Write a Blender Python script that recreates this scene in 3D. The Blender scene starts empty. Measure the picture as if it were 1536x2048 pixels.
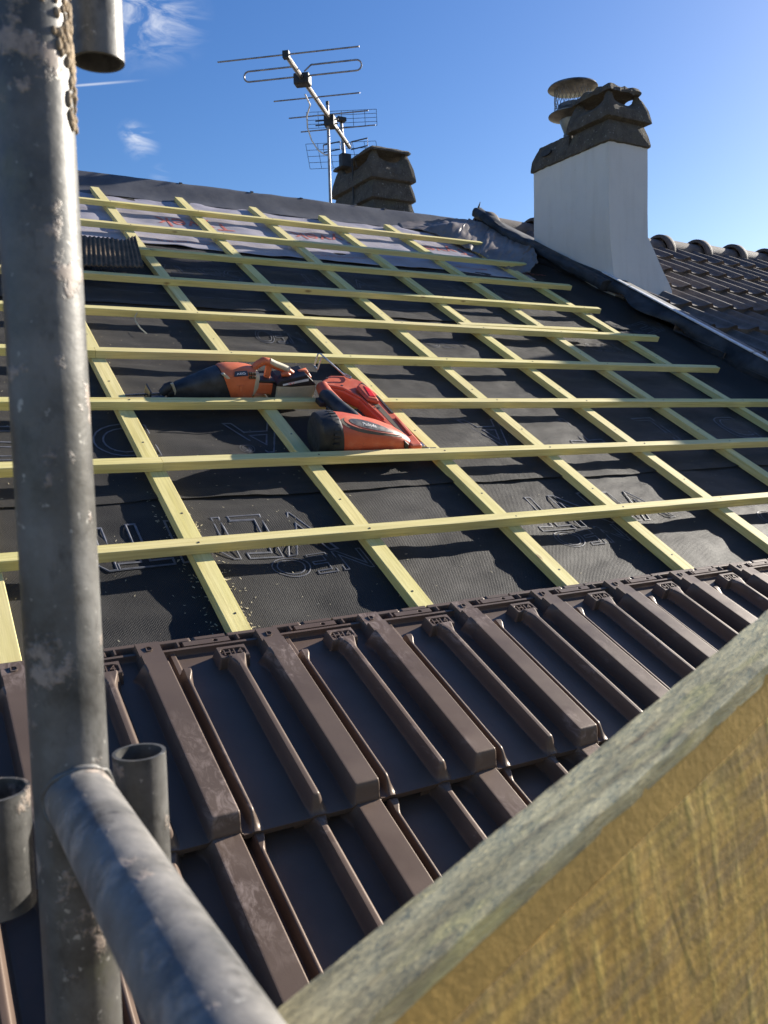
import bpy, bmesh, math, random
from mathutils import Vector, Matrix, noise
import numpy as np
S = bpy.context.scene
COL = S.collection
rad = math.radians
random.seed(4)

# ------------------------------------------------------------------ camera, sky, sun, exposure
PITCH = rad(29.0)                                    # roof pitch
RX = Matrix.Rotation(PITCH, 4, 'X')                  # roof (u, v, h) -> world
def RP(u, v, h=0.0): return RX @ Vector((u, v, h))
cam = bpy.data.cameras.new('camera'); cam_o = bpy.data.objects.new('camera', cam); COL.objects.link(cam_o)
Rr = Vector((0.86671746, -0.44831064, 0.21867423)); Rd = Vector((-0.0625889, -0.53268282, -0.84399742)); Rf = Vector((0.49485703, 0.71782072, -0.48974477))
Mc = Matrix((Rr, -Rd, -Rf)).transposed().to_4x4(); Mc.translation = Vector((-0.5589177, -1.10238221, 1.06733751))
cam_o.matrix_world = RX @ Mc
cam.sensor_fit = 'VERTICAL'; cam.sensor_height = 4.8; cam.lens = 1748.25 / 2048 * 4.8
cam.clip_start = 0.02; cam.clip_end = 500
cam.dof.use_dof = True; cam.dof.focus_distance = 2.5; cam.dof.aperture_fstop = 1.9
S.camera = cam_o

SUN = Vector((3.45, 0.48, 1.42)).normalized()         # towards the sun
EL = math.asin(SUN.z); AZ = math.atan2(SUN.x, SUN.y)
sl = bpy.data.lights.new('sun', 'SUN'); sl.energy = 5.0; sl.angle = rad(0.5); sl.color = (1.0, 0.93, 0.82)
so = bpy.data.objects.new('sun', sl); COL.objects.link(so); so.rotation_euler = SUN.to_track_quat('Z', 'Y').to_euler()
W = bpy.data.worlds.new('World'); S.world = W; W.use_nodes = True
S.view_settings.view_transform = 'Standard'; S.view_settings.look = 'None'; S.view_settings.exposure = 1.27; S.view_settings.gamma = 1

def build_world():
    nt = W.node_tree; N = nt.nodes; L = nt.links; N.clear()
    out = N.new('ShaderNodeOutputWorld'); bg = N.new('ShaderNodeBackground'); bg.inputs[1].default_value = 0.05
    sky = N.new('ShaderNodeTexSky'); sky.sky_type = 'NISHITA'; sky.sun_disc = False
    sky.sun_elevation = EL; sky.sun_rotation = AZ; sky.air_density = 1.0; sky.dust_density = 0.6; sky.ozone_density = 3.0
    tc = N.new('ShaderNodeTexCoord')
    def vm(op, a, b=None):
        n = N.new('ShaderNodeVectorMath'); n.operation = op
        for i, x in enumerate((a, b)):
            if x is None: continue
            if hasattr(x, 'links'): L.new(x, n.inputs[i])
            else: n.inputs[i].default_value = x
        return n
    def mm(op, a, b=0.0, clamp=False):
        n = N.new('ShaderNodeMath'); n.operation = op; n.use_clamp = clamp
        for i, x in enumerate((a, b)):
            if hasattr(x, 'links'): L.new(x, n.inputs[i])
            else: n.inputs[i].default_value = x
        return n.outputs[0]
    d = tc.outputs['Generated']
    warp = N.new('ShaderNodeTexNoise'); warp.inputs['Scale'].default_value = 9; warp.inputs['Detail'].default_value = 6; warp.inputs['Roughness'].default_value = 0.62
    L.new(d, warp.inputs['Vector'])
    total = None
    def near(c, r0, r1):                              # 1 inside r0, 0 beyond r1 (distance between directions)
        dist = vm('DISTANCE', d, c).outputs['Value']
        m = N.new('ShaderNodeMapRange'); m.interpolation_type = 'SMOOTHSTEP'
        m.inputs[1].default_value = r1; m.inputs[2].default_value = r0; L.new(dist, m.inputs[0]); return m.outputs[0]
    n2 = N.new('ShaderNodeTexNoise'); n2.inputs['Scale'].default_value = 22; n2.inputs['Detail'].default_value = 9; n2.inputs['Roughness'].default_value = 0.6; n2.inputs['Distortion'].default_value = 0.9
    mp = N.new('ShaderNodeMapping'); mp.inputs['Rotation'].default_value = (0, rad(-38), 0); mp.inputs['Scale'].default_value = (0.9, 1, 2.6); L.new(d, mp.inputs['Vector']); L.new(mp.outputs[0], n2.inputs['Vector'])
    tex = N.new('ShaderNodeMapRange'); tex.inputs[1].default_value = 0.44; tex.inputs[2].default_value = 0.80; L.new(n2.outputs[0], tex.inputs[0])
    for c, r0, r1, a in (((0.236, 0.872, 0.428), 0.0, 0.075, 1.0), ((0.268, 0.868, 0.417), 0.0, 0.05, 0.75), ((0.2500, 0.9172, 0.3097), 0.0, 0.022, 1.1), ((0.2410, 0.9165, 0.3187), 0.0, 0.016, 0.9), ((0.2694, 0.9209, 0.2818), 0.0, 0.014, 0.4)):
        v = mm('MULTIPLY', mm('MULTIPLY', near(c, r0, r1), tex.outputs[0]), a)
        v = mm('MULTIPLY', v, 0.72); total = v if total is None else mm('ADD', total, v)
    # condensation trail: thin great-circle band between two directions
    A = Vector((0.1853, 0.9163, 0.3549)); B = Vector((0.2515, 0.8964, 0.365)); nrm = A.cross(B).normalized()
    off = mm('ABSOLUTE', vm('DOT_PRODUCT', d, tuple(nrm)).outputs['Value'])
    b = N.new('ShaderNodeMapRange'); b.inputs[1].default_value = 0.0016; b.inputs[2].default_value = 0.0002; L.new(off, b.inputs[0])
    total = mm('ADD', total, mm('MULTIPLY', mm('MULTIPLY', b.outputs[0], near(tuple((A * 0.75 + B * 0.25).normalized()), 0.0, 0.06)), 0.5), True)
    mix = N.new('ShaderNodeMix'); mix.data_type = 'RGBA'; L.new(total, mix.inputs[0]); hs = N.new('ShaderNodeHueSaturation'); hs.inputs['Saturation'].default_value = 1.27; hs.inputs['Value'].default_value = 1.3; hs.inputs['Hue'].default_value = 0.512; L.new(sky.outputs[0], hs.inputs['Color']); L.new(hs.outputs[0], mix.inputs[6]); mix.inputs[7].default_value = (8.5, 8.7, 9.2, 1)
    L.new(mix.outputs[2], bg.inputs[0]); L.new(bg.outputs[0], out.inputs[0])
build_world()

# ------------------------------------------------------------------ helpers
def tag(o, label=None, cat=None, group=None, kind=None):
    if label: o['label'] = label
    if cat: o['category'] = cat
    if group: o['group'] = group
    if kind: o['kind'] = kind
    return o
def thing(name, label, cat, mat=None, group=None):
    o = bpy.data.objects.new(name, None); COL.objects.link(o); o.empty_display_size = 0.05
    if mat is not None: o.matrix_world = mat
    return tag(o, label, cat, group)
def on_roof(u, v, h=0.0, rz=0.0, tilt=0.0):
    return RX @ Matrix.Translation((u, v, h)) @ Matrix.Rotation(rz, 4, 'Z') @ Matrix.Rotation(tilt, 4, 'X')
class MB:
    def __init__(s): s.v = []; s.f = []
    def add(s, vs, fs):
        n = len(s.v); s.v += [tuple(p) for p in vs]; s.f += [tuple(i + n for i in f) for f in fs]; return s
    def box(s, a, b, M=None):
        (x0, y0, z0), (x1, y1, z1) = a, b
        vs = [Vector(p) for p in ((x0,y0,z0),(x1,y0,z0),(x1,y1,z0),(x0,y1,z0),(x0,y0,z1),(x1,y0,z1),(x1,y1,z1),(x0,y1,z1))]
        if M is not None: vs = [M @ p for p in vs]
        return s.add(vs, [(3,2,1,0),(4,5,6,7),(0,1,5,4),(1,2,6,5),(2,3,7,6),(3,0,4,7)])
    def loft(s, rings, caps=True, closed=True):
        n = len(rings[0]); vs = [p for r in rings for p in r]; fs = []
        for i in range(len(rings) - 1):
            for j in range(n if closed else n - 1):
                k = (j + 1) % n; fs.append((i*n+j, i*n+k, (i+1)*n+k, (i+1)*n+j))
        if caps: fs.append(tuple(reversed(range(n)))); fs.append(tuple((len(rings)-1)*n + j for j in range(n)))
        return s.add(vs, fs)
    def tube(s, pts, r, n=12, caps=True):
        pts = [Vector(p) for p in pts]; rings = []; up = None
        for i, p in enumerate(pts):
            d = (pts[min(i+1, len(pts)-1)] - pts[max(i-1, 0)]).normalized()
            if up is None: up = d.orthogonal().normalized()
            a = (up - d * up.dot(d)).normalized(); up = a; b = d.cross(a)
            rr = r[i] if isinstance(r, (list, tuple)) else r
            rings.append([p + (a * math.cos(2*math.pi*k/n) + b * math.sin(2*math.pi*k/n)) * rr for k in range(n)])
        return s.loft(rings, caps)
    def prism(s, poly, d0, d1, f):                    # poly (a, b) swept from d0 to d1; f(a, b, d) -> point
        return s.loft([[f(a, b, d0) for a, b in poly], [f(a, b, d1) for a, b in poly]])
    def mesh(s, name):
        me = bpy.data.meshes.new(name); me.from_pydata(s.v, [], s.f); me.validate()
        bm = bmesh.new(); bm.from_mesh(me); bmesh.ops.recalc_face_normals(bm, faces=bm.faces); bm.to_mesh(me); bm.free()
        return me
    def build(s, name, mat, parent=None, smooth=None, bevel=None, world=False):
        return put(name, s.mesh(name), mat, parent, smooth, bevel)
def put(name, me, mat, parent=None, smooth=None, bevel=None):
    if mat is not None and not me.materials: me.materials.append(mat)
    o = bpy.data.objects.new(name, me); COL.objects.link(o)
    if parent is not None: o.parent = parent
    if smooth is not None:
        for p in me.polygons: p.use_smooth = True
        me.set_sharp_from_angle(angle=rad(smooth))
    if bevel:
        m = o.modifiers.new('bevel', 'BEVEL'); m.width = bevel; m.segments = 2; m.limit_method = 'ANGLE'; m.angle_limit = rad(35); m.harden_normals = False
    return o
def copy_tree(o, parent=None):
    c = o.copy(); COL.objects.link(c)
    if parent is not None: c.parent = parent
    for ch in o.children: copy_tree(ch, c)
    return c
def grid_mesh(name, us, vs, fn):
    us = list(us); vs = list(vs); nu = len(us)
    P = [fn(u, v) for v in vs for u in us]
    F = [(j*nu+i, j*nu+i+1, (j+1)*nu+i+1, (j+1)*nu+i) for j in range(len(vs)-1) for i in range(nu-1)]
    me = bpy.data.meshes.new(name); me.from_pydata(P, [], F); return me
def frange(a, b, n): return [a + (b - a) * i / n for i in range(n + 1)]
def sst(a, b, x):
    t = min(1, max(0, (x - a) / (b - a))); return t * t * (3 - 2 * t)
def nz(x, y, z=0.0): return noise.noise(Vector((x, y, z)))
def text_mesh(txt, size, outline=None, extrude=0.0, align='CENTER'):
    cu = bpy.data.curves.new('lettering', 'FONT'); cu.body = txt; cu.size = size; cu.align_x = align; cu.align_y = 'CENTER'; cu.extrude = extrude
    if outline: cu.fill_mode = 'NONE'; cu.bevel_depth = outline; cu.bevel_resolution = 0; cu.resolution_u = 5
    o = bpy.data.objects.new('lettering', cu); COL.objects.link(o); bpy.context.view_layer.update()
    me = bpy.data.meshes.new_from_object(o.evaluated_get(bpy.context.evaluated_depsgraph_get()))
    bpy.data.objects.remove(o); return me
def mesh_data(me): return [v.co.copy() for v in me.vertices], [tuple(p.vertices) for p in me.polygons]
def cut_fine(vs, fs, step):                            # slice flat lettering so that it can follow a wavy sheet
    bm = bmesh.new(); bv = [bm.verts.new(p) for p in vs]
    for f in fs:
        try: bm.faces.new([bv[i] for i in f])
        except ValueError: pass
    for ax in (0, 1):
        lo = min(p[ax] for p in vs); hi = max(p[ax] for p in vs); x = math.ceil(lo / step) * step
        while x < hi:
            co = [0, 0, 0]; no = [0, 0, 0]; co[ax] = x; no[ax] = 1
            bmesh.ops.bisect_plane(bm, geom=bm.verts[:] + bm.edges[:] + bm.faces[:], plane_co=co, plane_no=no); x += step
    bm.verts.index_update(); r = [v.co.copy() for v in bm.verts], [tuple(v.index for v in f.verts) for f in bm.faces]; bm.free(); return r

# ------------------------------------------------------------------ materials
class NT:
    def __init__(s, name):
        s.m = bpy.data.materials.new(name); s.m.use_nodes = True; s.N = s.m.node_tree.nodes; s.L = s.m.node_tree.links
        s.b = s.N['Principled BSDF']; s.tc = s.N.new('ShaderNodeTexCoord'); s.co = s.tc.outputs['Object']
    def set(s, sock, x):
        if hasattr(x, 'links'): s.L.new(x, sock)
        elif isinstance(x, (tuple, list)) and len(x) == 3 and sock.type == 'RGBA': sock.default_value = (*x, 1)
        else: sock.default_value = x
    def P(s, **k):
        for a, x in k.items(): s.set(s.b.inputs[a.replace('_', ' ')], x)
        return s
    def map(s, scale=(1,1,1), rot=(0,0,0), co=None, loc=(0,0,0)):
        n = s.N.new('ShaderNodeMapping'); s.L.new(co or s.co, n.inputs[0]); n.inputs['Scale'].default_value = scale; n.inputs['Rotation'].default_value = rot; n.inputs['Location'].default_value = loc; return n.outputs[0]
    def noise(s, scale, detail=4, rough=0.55, co=None, dist=0.0):
        n = s.N.new('ShaderNodeTexNoise'); s.L.new(co or s.co, n.inputs['Vector']); n.inputs['Scale'].default_value = scale; n.inputs['Detail'].default_value = detail; n.inputs['Roughness'].default_value = rough; n.inputs['Distortion'].default_value = dist; return n.outputs[0]
    def voro(s, scale, co=None, feature='F1'):
        n = s.N.new('ShaderNodeTexVoronoi'); n.feature = feature; s.L.new(co or s.co, n.inputs['Vector']); n.inputs['Scale'].default_value = scale; return n.outputs['Distance']
    def wave(s, scale, dist=0.0, co=None, detail=2, dscale=1.0, kind='BANDS', prof='SIN', bands='X'):
        n = s.N.new('ShaderNodeTexWave'); n.wave_type = kind; n.wave_profile = prof
        if kind == 'BANDS': n.bands_direction = bands
        else: n.rings_direction = bands
        s.L.new(co or s.co, n.inputs['Vector']); n.inputs['Scale'].default_value = scale; n.inputs['Distortion'].default_value = dist; n.inputs['Detail'].default_value = detail; n.inputs['Detail Scale'].default_value = dscale; return n.outputs['Fac']
    def rng(s, x, a, b, c=0.0, d=1.0):
        n = s.N.new('ShaderNodeMapRange'); s.set(n.inputs[0], x)
        for i, y in enumerate((a, b, c, d)): n.inputs[i+1].default_value = y
        return n.outputs[0]
    def math(s, op, a, b=0.0):
        n = s.N.new('ShaderNodeMath'); n.operation = op; s.set(n.inputs[0], a); s.set(n.inputs[1], b); return n.outputs[0]
    def mix(s, f, a, b, mode='MIX'):
        n = s.N.new('ShaderNodeMix'); n.data_type = 'RGBA'; n.blend_type = mode; s.set(n.inputs[0], f); s.set(n.inputs[6], a); s.set(n.inputs[7], b); return n.outputs[2]
    def bump(s, h, strength=0.3, dist=0.002, prev=None):
        n = s.N.new('ShaderNodeBump'); n.inputs['Strength'].default_value = strength; n.inputs['Distance'].default_value = dist; s.L.new(h, n.inputs['Height'])
        if prev: s.L.new(prev, n.inputs['Normal'])
        s.L.new(n.outputs[0], s.b.inputs['Normal']); return n.outputs[0]
    def rand(s):
        n = s.N.new('ShaderNodeObjectInfo'); return n.outputs['Random']
def simple(name, col, rough=0.5, metal=0.0, var=0.15, scale=30, bump=0.0, bscale=200):
    t = NT(name); n = t.noise(scale, 5); dark = tuple(c * (1 - var * 1.6) for c in col); lite = tuple(min(1, c * (1 + var)) for c in col)
    t.P(Base_Color=t.mix(t.rng(n, 0.3, 0.7), dark, lite), Roughness=t.rng(t.noise(scale * 2.3, 3), 0.3, 0.7, rough - 0.07, min(1, rough + 0.1)), Metallic=metal)
    if bump: t.bump(t.noise(bscale, 3), bump, 0.001)
    return t.m
M = {}
def mk_wood():                                          # yellow-green treated softwood, grain along local X
    t = NT('treated_batten_wood'); r = t.rand()
    comb = t.N.new('ShaderNodeCombineXYZ'); t.L.new(t.math('MULTIPLY', r, 37.0), comb.inputs[0]); t.L.new(t.math('MULTIPLY', r, 3.1), comb.inputs[1])
    add = t.N.new('ShaderNodeVectorMath'); add.operation = 'ADD'; t.L.new(t.co, add.inputs[0]); t.L.new(comb.outputs[0], add.inputs[1]); co = add.outputs[0]
    g = t.noise(70, 5, 0.6, t.map((0.06, 1, 1), co=co), 0.6); g2 = t.noise(260, 3, 0.6, t.map((0.03, 1, 1), co=co)); big = t.noise(3.5, 3, 0.5, co)
    c = t.mix(t.rng(g, 0.32, 0.68), (0.60, 0.50, 0.16), (0.80, 0.695, 0.315)); c = t.mix(t.rng(g2, 0.45, 0.75, 0, 0.55), c, (0.38, 0.29, 0.10))
    c = t.mix(t.rng(big, 0.42, 0.7, 0, 0.45), c, (0.60, 0.56, 0.19)); c = t.mix(t.rng(t.noise(0.9, 1, 0.5, co), 0.4, 0.65, 0, 0.35), c, (0.68, 0.56, 0.32))
    k = t.voro(4.2, t.map((1, 2.6, 2.6), co=co)); kn = t.rng(t.math('ADD', k, t.math('MULTIPLY', t.noise(40, 2, 0.5, co), 0.04)), 0.055, 0.10, 1, 0)
    c = t.mix(t.math('MULTIPLY', kn, 0.75), c, (0.20, 0.10, 0.035))
    streak = t.rng(t.noise(9, 3, 0.6, t.map((0.10, 3, 3), co=co), 0.3), 0.66, 0.72); c = t.mix(t.math('MULTIPLY', streak, 0.5), c, (0.30, 0.17, 0.06))
    t.P(Base_Color=c, Roughness=0.72); t.bump(t.math('ADD', t.math('MULTIPLY', g2, 0.6), t.noise(600, 2)), 0.35, 0.0008); return t.m
M['wood'] = mk_wood()
def mk_tile():
    t = NT('brown_engobed_clay'); r = t.rand(); n = t.noise(9, 5); f = t.noise(420, 3)
    c = t.mix(t.rng(n, 0.35, 0.7), (0.090, 0.060, 0.045), (0.128, 0.088, 0.067)); c = t.mix(t.math('MULTIPLY', r, 0.6), c, (0.094, 0.074, 0.062))
    add = t.N.new('ShaderNodeVectorMath'); add.operation = 'ADD'; geo = t.N.new('ShaderNodeNewGeometry'); t.L.new(geo.outputs['Position'], add.inputs[0])
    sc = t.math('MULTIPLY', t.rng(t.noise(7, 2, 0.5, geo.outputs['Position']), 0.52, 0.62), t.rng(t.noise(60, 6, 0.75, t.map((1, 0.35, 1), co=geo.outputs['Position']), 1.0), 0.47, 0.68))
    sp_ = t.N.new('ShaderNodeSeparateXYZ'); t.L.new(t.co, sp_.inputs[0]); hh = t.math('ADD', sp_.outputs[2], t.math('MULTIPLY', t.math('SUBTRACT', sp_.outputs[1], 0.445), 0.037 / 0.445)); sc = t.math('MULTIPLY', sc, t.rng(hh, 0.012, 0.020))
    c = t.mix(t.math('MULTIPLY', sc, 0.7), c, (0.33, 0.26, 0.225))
    t.P(Base_Color=c, Roughness=t.rng(t.noise(25, 4), 0.3, 0.7, 0.37, 0.47), Specular_IOR_Level=0.42, Specular_Tint=(1.0, 0.80, 0.64, 1.0)); t.bump(f, 0.18, 0.0006); return t.m
M['tile'] = mk_tile()
def mk_felt():
    t = NT('black_felt_membrane'); d1 = t.wave(85, 0.6, t.map(rot=(0, 0, rad(38))), 2, 3.0); d2 = t.wave(85, 0.6, t.map(rot=(0, 0, rad(-52))), 2, 3.0)
    fz = t.noise(260, 4, 0.7, t.map((1, 0.35, 1), rot=(0, 0, rad(30)))); fz2 = t.noise(170, 5, 0.75, t.map((0.2, 1, 1), rot=(0, 0, rad(25))))
    c = t.mix(t.rng(t.noise(3, 4), 0.3, 0.7), (0.014, 0.0145, 0.0148), (0.025, 0.0245, 0.024)); c = t.mix(t.rng(fz2, 0.6, 0.78, 0, 0.6), c, (0.060, 0.055, 0.050))
    c = t.mix(t.rng(t.noise(5, 5, 0.7), 0.55, 0.75, 0, 0.35), c, (0.055, 0.048, 0.04))
    t.P(Base_Color=c, Roughness=0.62, Specular_IOR_Level=0.17, Sheen_Weight=0.06, Sheen_Roughness=0.5, Sheen_Tint=(1.0, 0.92, 0.85))
    h = t.math('ADD', t.math('MULTIPLY', d1, d2), t.math('MULTIPLY', fz, 1.1)); t.bump(h, 0.55, 0.0016); return t.m
M['felt'] = mk_felt()
M['print'] = simple('grey_printing_ink', (0.105, 0.11, 0.13), 0.6, var=0.25, scale=60)
def mk_sheet(name, a, b, spec=0.4):
    t = NT(name); n = t.noise(8, 5, 0.6); fb = t.noise(140, 5, 0.7)
    t.P(Base_Color=t.mix(t.rng(n, 0.3, 0.7), a, b), Roughness=0.5, Specular_IOR_Level=spec); t.bump(t.math('ADD', fb, t.math('MULTIPLY', t.noise(26, 3), 2.0)), 0.25, 0.002); return t.m
M['pale_sheet'] = mk_sheet('pale_lilac_membrane', (0.27, 0.255, 0.285), (0.40, 0.375, 0.41))
M['dark_sheet'] = mk_sheet('dark_grey_membrane', (0.062, 0.062, 0.068), (0.10, 0.10, 0.105))
M['flap'] = mk_sheet('brown_grey_membrane', (0.13, 0.108, 0.096), (0.22, 0.19, 0.17))
M['red_ink'] = simple('red_printing_ink', (0.52, 0.15, 0.12), 0.6, var=0.2, scale=60)
def mk_zinc(name='weathered_galvanised_steel', a=(0.05, 0.049, 0.046), b=(0.16, 0.157, 0.15), met=0.3, iso=1.0):
    t = NT(name); n = t.noise(14, 6, 0.65); s = t.noise(30, 5, 0.6, t.map((1, 1, 0.25) if iso == 1.0 else (1, 1, 1)))
    c = t.mix(t.rng(n, 0.35, 0.65), a, b); c = t.mix(t.rng(s, 0.5, 0.72, 0, 0.75), c, (0.10, 0.095, 0.085))
    c = t.mix(t.rng(t.noise(11, 5, 0.6, t.map((1, 1, 0.7), loc=(3, 1, 2))), 0.62, 0.72, 0, 0.55), c, (0.13, 0.13, 0.075))
    rust = t.rng(t.noise(26, 6, 0.65, t.map(loc=(5, 2, 1))), 0.60 if iso == 1.0 else 0.55, 0.66); c = t.mix(t.math('MULTIPLY', rust, 0.5 if iso == 1.0 else 0.75), c, (0.46, 0.36, 0.29))
    sp = t.rng(t.noise(120, 3, 0.6), 0.66, 0.72); c = t.mix(t.math('MULTIPLY', sp, 0.7), c, (0.40, 0.39, 0.36)); dk = t.rng(t.noise(45, 5, 0.7, t.map((1, 1, 0.5), loc=(9, 1, 4))), 0.56, 0.68); c = t.mix(t.math('MULTIPLY', dk, 0.75), c, (0.05, 0.048, 0.045))
    t.P(Base_Color=c, Metallic=t.rng(rust, 0, 1, met, 0.0), Roughness=t.rng(n, 0.3, 0.7, 0.38, 0.6)); t.bump(t.math('ADD', t.noise(90, 4), t.math('MULTIPLY', rust, 1.2)), 0.35, 0.0015); return t.m
M['zinc'] = mk_zinc(); M['zinc_pale'] = mk_zinc('blotchy_galvanised_steel', (0.085, 0.086, 0.088), (0.27, 0.255, 0.235), 0.2, 2.0)
M['rim'] = simple('cut_steel_rim', (0.42, 0.42, 0.40), 0.5, 0.6)
M['mortar'] = simple('dried_mortar', (0.36, 0.28, 0.19), 0.95, var=0.35, scale=60, bump=0.8, bscale=300)
def mk_board(name, top):
    t = NT(name)                                        # local X along the board
    if top:
        n = t.noise(60, 6, 0.7, t.map((0.09, 1, 1))); n2 = t.noise(190, 4, 0.7, t.map((0.16, 1, 1)))
        c = t.mix(t.rng(n, 0.38, 0.62), (0.38, 0.33, 0.19), (0.74, 0.65, 0.38)); c = t.mix(t.rng(n2, 0.52, 0.68, 0, 0.8), c, (0.25, 0.215, 0.14)); c = t.mix(t.rng(t.noise(55, 4, 0.6, t.map((0.18, 1, 1), loc=(4, 4, 4))), 0.56, 0.66, 0, 0.9), c, (0.60, 0.53, 0.25)); c = t.mix(t.rng(t.noise(30, 4, 0.7, t.map((0.12, 1, 1), loc=(1, 8, 4))), 0.60, 0.68, 0, 0.6), c, (0.26, 0.17, 0.10))
        t.P(Base_Color=c, Roughness=0.9, Specular_IOR_Level=0.1); t.bump(t.math('ADD', n, n2), 0.7, 0.003)
    else:
        w = t.wave(27, 1.2, t.map((1, 1, 0.75), rot=(0, rad(-20), 0)), 4, 2.4); n = t.noise(60, 5, 0.7); big = t.noise(9, 4); br = t.rng(t.noise(22, 4, 0.6), 0.30, 0.62, 0.1, 1.0)
        c = t.mix(t.rng(big, 0.35, 0.65), (0.50, 0.295, 0.062), (0.66, 0.42, 0.105)); w2 = t.wave(17, 1.7, t.map((1, 1, 0.9), rot=(0, rad(-13), 0), loc=(1.3, 0, 0)), 4, 3.0); ln = t.math('MULTIPLY', t.math('MAXIMUM', t.math('MULTIPLY', t.rng(w, 0.55, 1.0), 0.25), t.math('MULTIPLY', t.rng(w2, 0.62, 1.0), t.rng(t.noise(38, 4, 0.7, t.map((1, 1, 0.5))), 0.38, 0.62))), br)
        c = t.mix(t.math('MULTIPLY', ln, 0.7), c, (0.85, 0.64, 0.17)); c = t.mix(t.rng(n, 0.5, 0.8, 0, 0.5), c, (0.24, 0.165, 0.075)); c = t.mix(t.rng(t.noise(80, 4, 0.7, t.map((0.12, 1, 1))), 0.48, 0.62, 0, 0.55), c, (0.28, 0.20, 0.10)); c = t.mix(t.rng(t.noise(5, 3, 0.5, t.map(loc=(2, 7, 1))), 0.5, 0.7, 0, 0.5), c, (0.47, 0.345, 0.09))  # saw-mark lines brightened in the base colour, as grazing sun catches them
        w3 = t.wave(46, 1.2, t.map((0.35, 1, 1), rot=(0, rad(70), 0)), 3, 2.0); c = t.mix(t.math('MULTIPLY', t.rng(w3, 0.3, 0.9), 0.22), c, (0.20, 0.13, 0.045))
        t.P(Base_Color=c, Roughness=0.8); t.bump(t.math('ADD', t.math('MULTIPLY', ln, 0.25), t.math('MULTIPLY', n, 0.8)), 0.6, 0.0014)
    return t.m
M['board_top'] = mk_board('weathered_board_edge', True); M['board_face'] = mk_board('sawn_board_face', False)
M['board_band'] = simple('smooth_ochre_board', (0.54, 0.34, 0.09), 0.75, var=0.12, scale=25, bump=0.3)
def mk_conc():
    t = NT('old_chimney_concrete'); n = t.noise(18, 6, 0.7); sp = t.noise(75, 3, 0.6)
    c = t.mix(t.rng(n, 0.3, 0.7), (0.060, 0.051, 0.041), (0.140, 0.121, 0.098)); c = t.mix(t.rng(sp, 0.62, 0.72, 0, 0.8), c, (0.34, 0.33, 0.29)); c = t.mix(t.rng(t.noise(9, 4), 0.55, 0.7, 0, 0.4), c, (0.10, 0.095, 0.05))
    t.P(Base_Color=c, Roughness=0.95); t.bump(t.math('ADD', t.noise(60, 5, 0.7), t.math('MULTIPLY', t.noise(190, 3), 0.7)), 1.0, 0.012); return t.m
M['conc'] = mk_conc()
def mk_render():
    t = NT('white_masonry_paint'); st = t.rng(t.noise(16, 4, 0.6, t.map((1, 1, 0.12))), 0.5, 0.75); pt = t.rng(t.noise(7, 5, 0.65), 0.45, 0.7); pits = t.rng(t.noise(85, 3, 0.6), 0.70, 0.75)
    c = t.mix(t.math('MULTIPLY', st, 0.35), (0.62, 0.605, 0.58), (0.46, 0.43, 0.38)); c = t.mix(t.math('MULTIPLY', pt, 0.25), c, (0.50, 0.50, 0.51)); c = t.mix(t.math('MULTIPLY', pits, 0.6), c, (0.30, 0.28, 0.25))
    t.P(Base_Color=c, Roughness=0.85, Specular_IOR_Level=0.2); t.bump(t.math('ADD', t.noise(90, 5, 0.7), t.math('MULTIPLY', t.noise(18, 3), 0.8)), 0.6, 0.003); return t.m
M['render'] = mk_render()
def mk_ntile():
    t = NT('old_concrete_roof_tile'); n = t.noise(12, 6, 0.65)
    c = t.mix(t.rng(n, 0.35, 0.65), (0.070, 0.055, 0.048), (0.13, 0.105, 0.092)); c = t.mix(t.rng(t.noise(60, 4, 0.7), 0.6, 0.72, 0, 0.5), c, (0.22, 0.20, 0.17))
    t.P(Base_Color=c, Roughness=0.75); t.bump(t.noise(160, 4, 0.7), 0.5, 0.003); return t.m
M['ntile'] = mk_ntile()
M['lead'] = simple('dull_lead_sheet', (0.036, 0.037, 0.040), 0.6, 0.1, var=0.55, scale=11, bump=0.6, bscale=40)
M['lead_edge'] = simple('bright_metal_trim', (0.62, 0.62, 0.63), 0.5, 0.2, var=0.1)
def mk_orange(name, a, b):
    t = NT(name); n = t.noise(28, 5); c = t.mix(t.rng(n, 0.35, 0.7), a, b); c = t.mix(t.rng(t.noise(90, 4, 0.7), 0.62, 0.72, 0, 0.5), c, (0.20, 0.08, 0.05)); c = t.mix(t.rng(t.noise(14, 4, 0.7), 0.55, 0.75, 0, 0.35), c, (0.42, 0.26, 0.19))
    t.P(Base_Color=c, Roughness=t.rng(n, 0.3, 0.7, 0.35, 0.55)); t.bump(t.noise(500, 2), 0.15, 0.0005); return t.m
M['orange'] = mk_orange('dusty_orange_plastic', (0.58, 0.13, 0.045), (0.66, 0.17, 0.065)); M['red'] = mk_orange('dusty_red_orange_plastic', (0.52, 0.088, 0.038), (0.60, 0.125, 0.055))
M['blk'] = simple('black_rubber', (0.022, 0.022, 0.024), 0.55, var=0.4, scale=40, bump=0.2); M['blk_dust'] = simple('dusty_black_plastic', (0.035, 0.037, 0.042), 0.5, var=0.5, scale=25)
M['steel'] = simple('bare_steel', (0.50, 0.50, 0.50), 0.28, 0.95); M['darksteel'] = simple('dark_steel', (0.10, 0.10, 0.105), 0.4, 0.8)
M['batt'] = simple('beige_grey_plastic', (0.50, 0.44, 0.31), 0.5, var=0.15, scale=20); M['white'] = simple('white_print', (0.72, 0.72, 0.72), 0.5); M['dkgrey'] = simple('dark_grey_decal', (0.05, 0.05, 0.055), 0.35); M['tan'] = simple('dusty_olive_trim', (0.10, 0.075, 0.045), 0.6)
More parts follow.
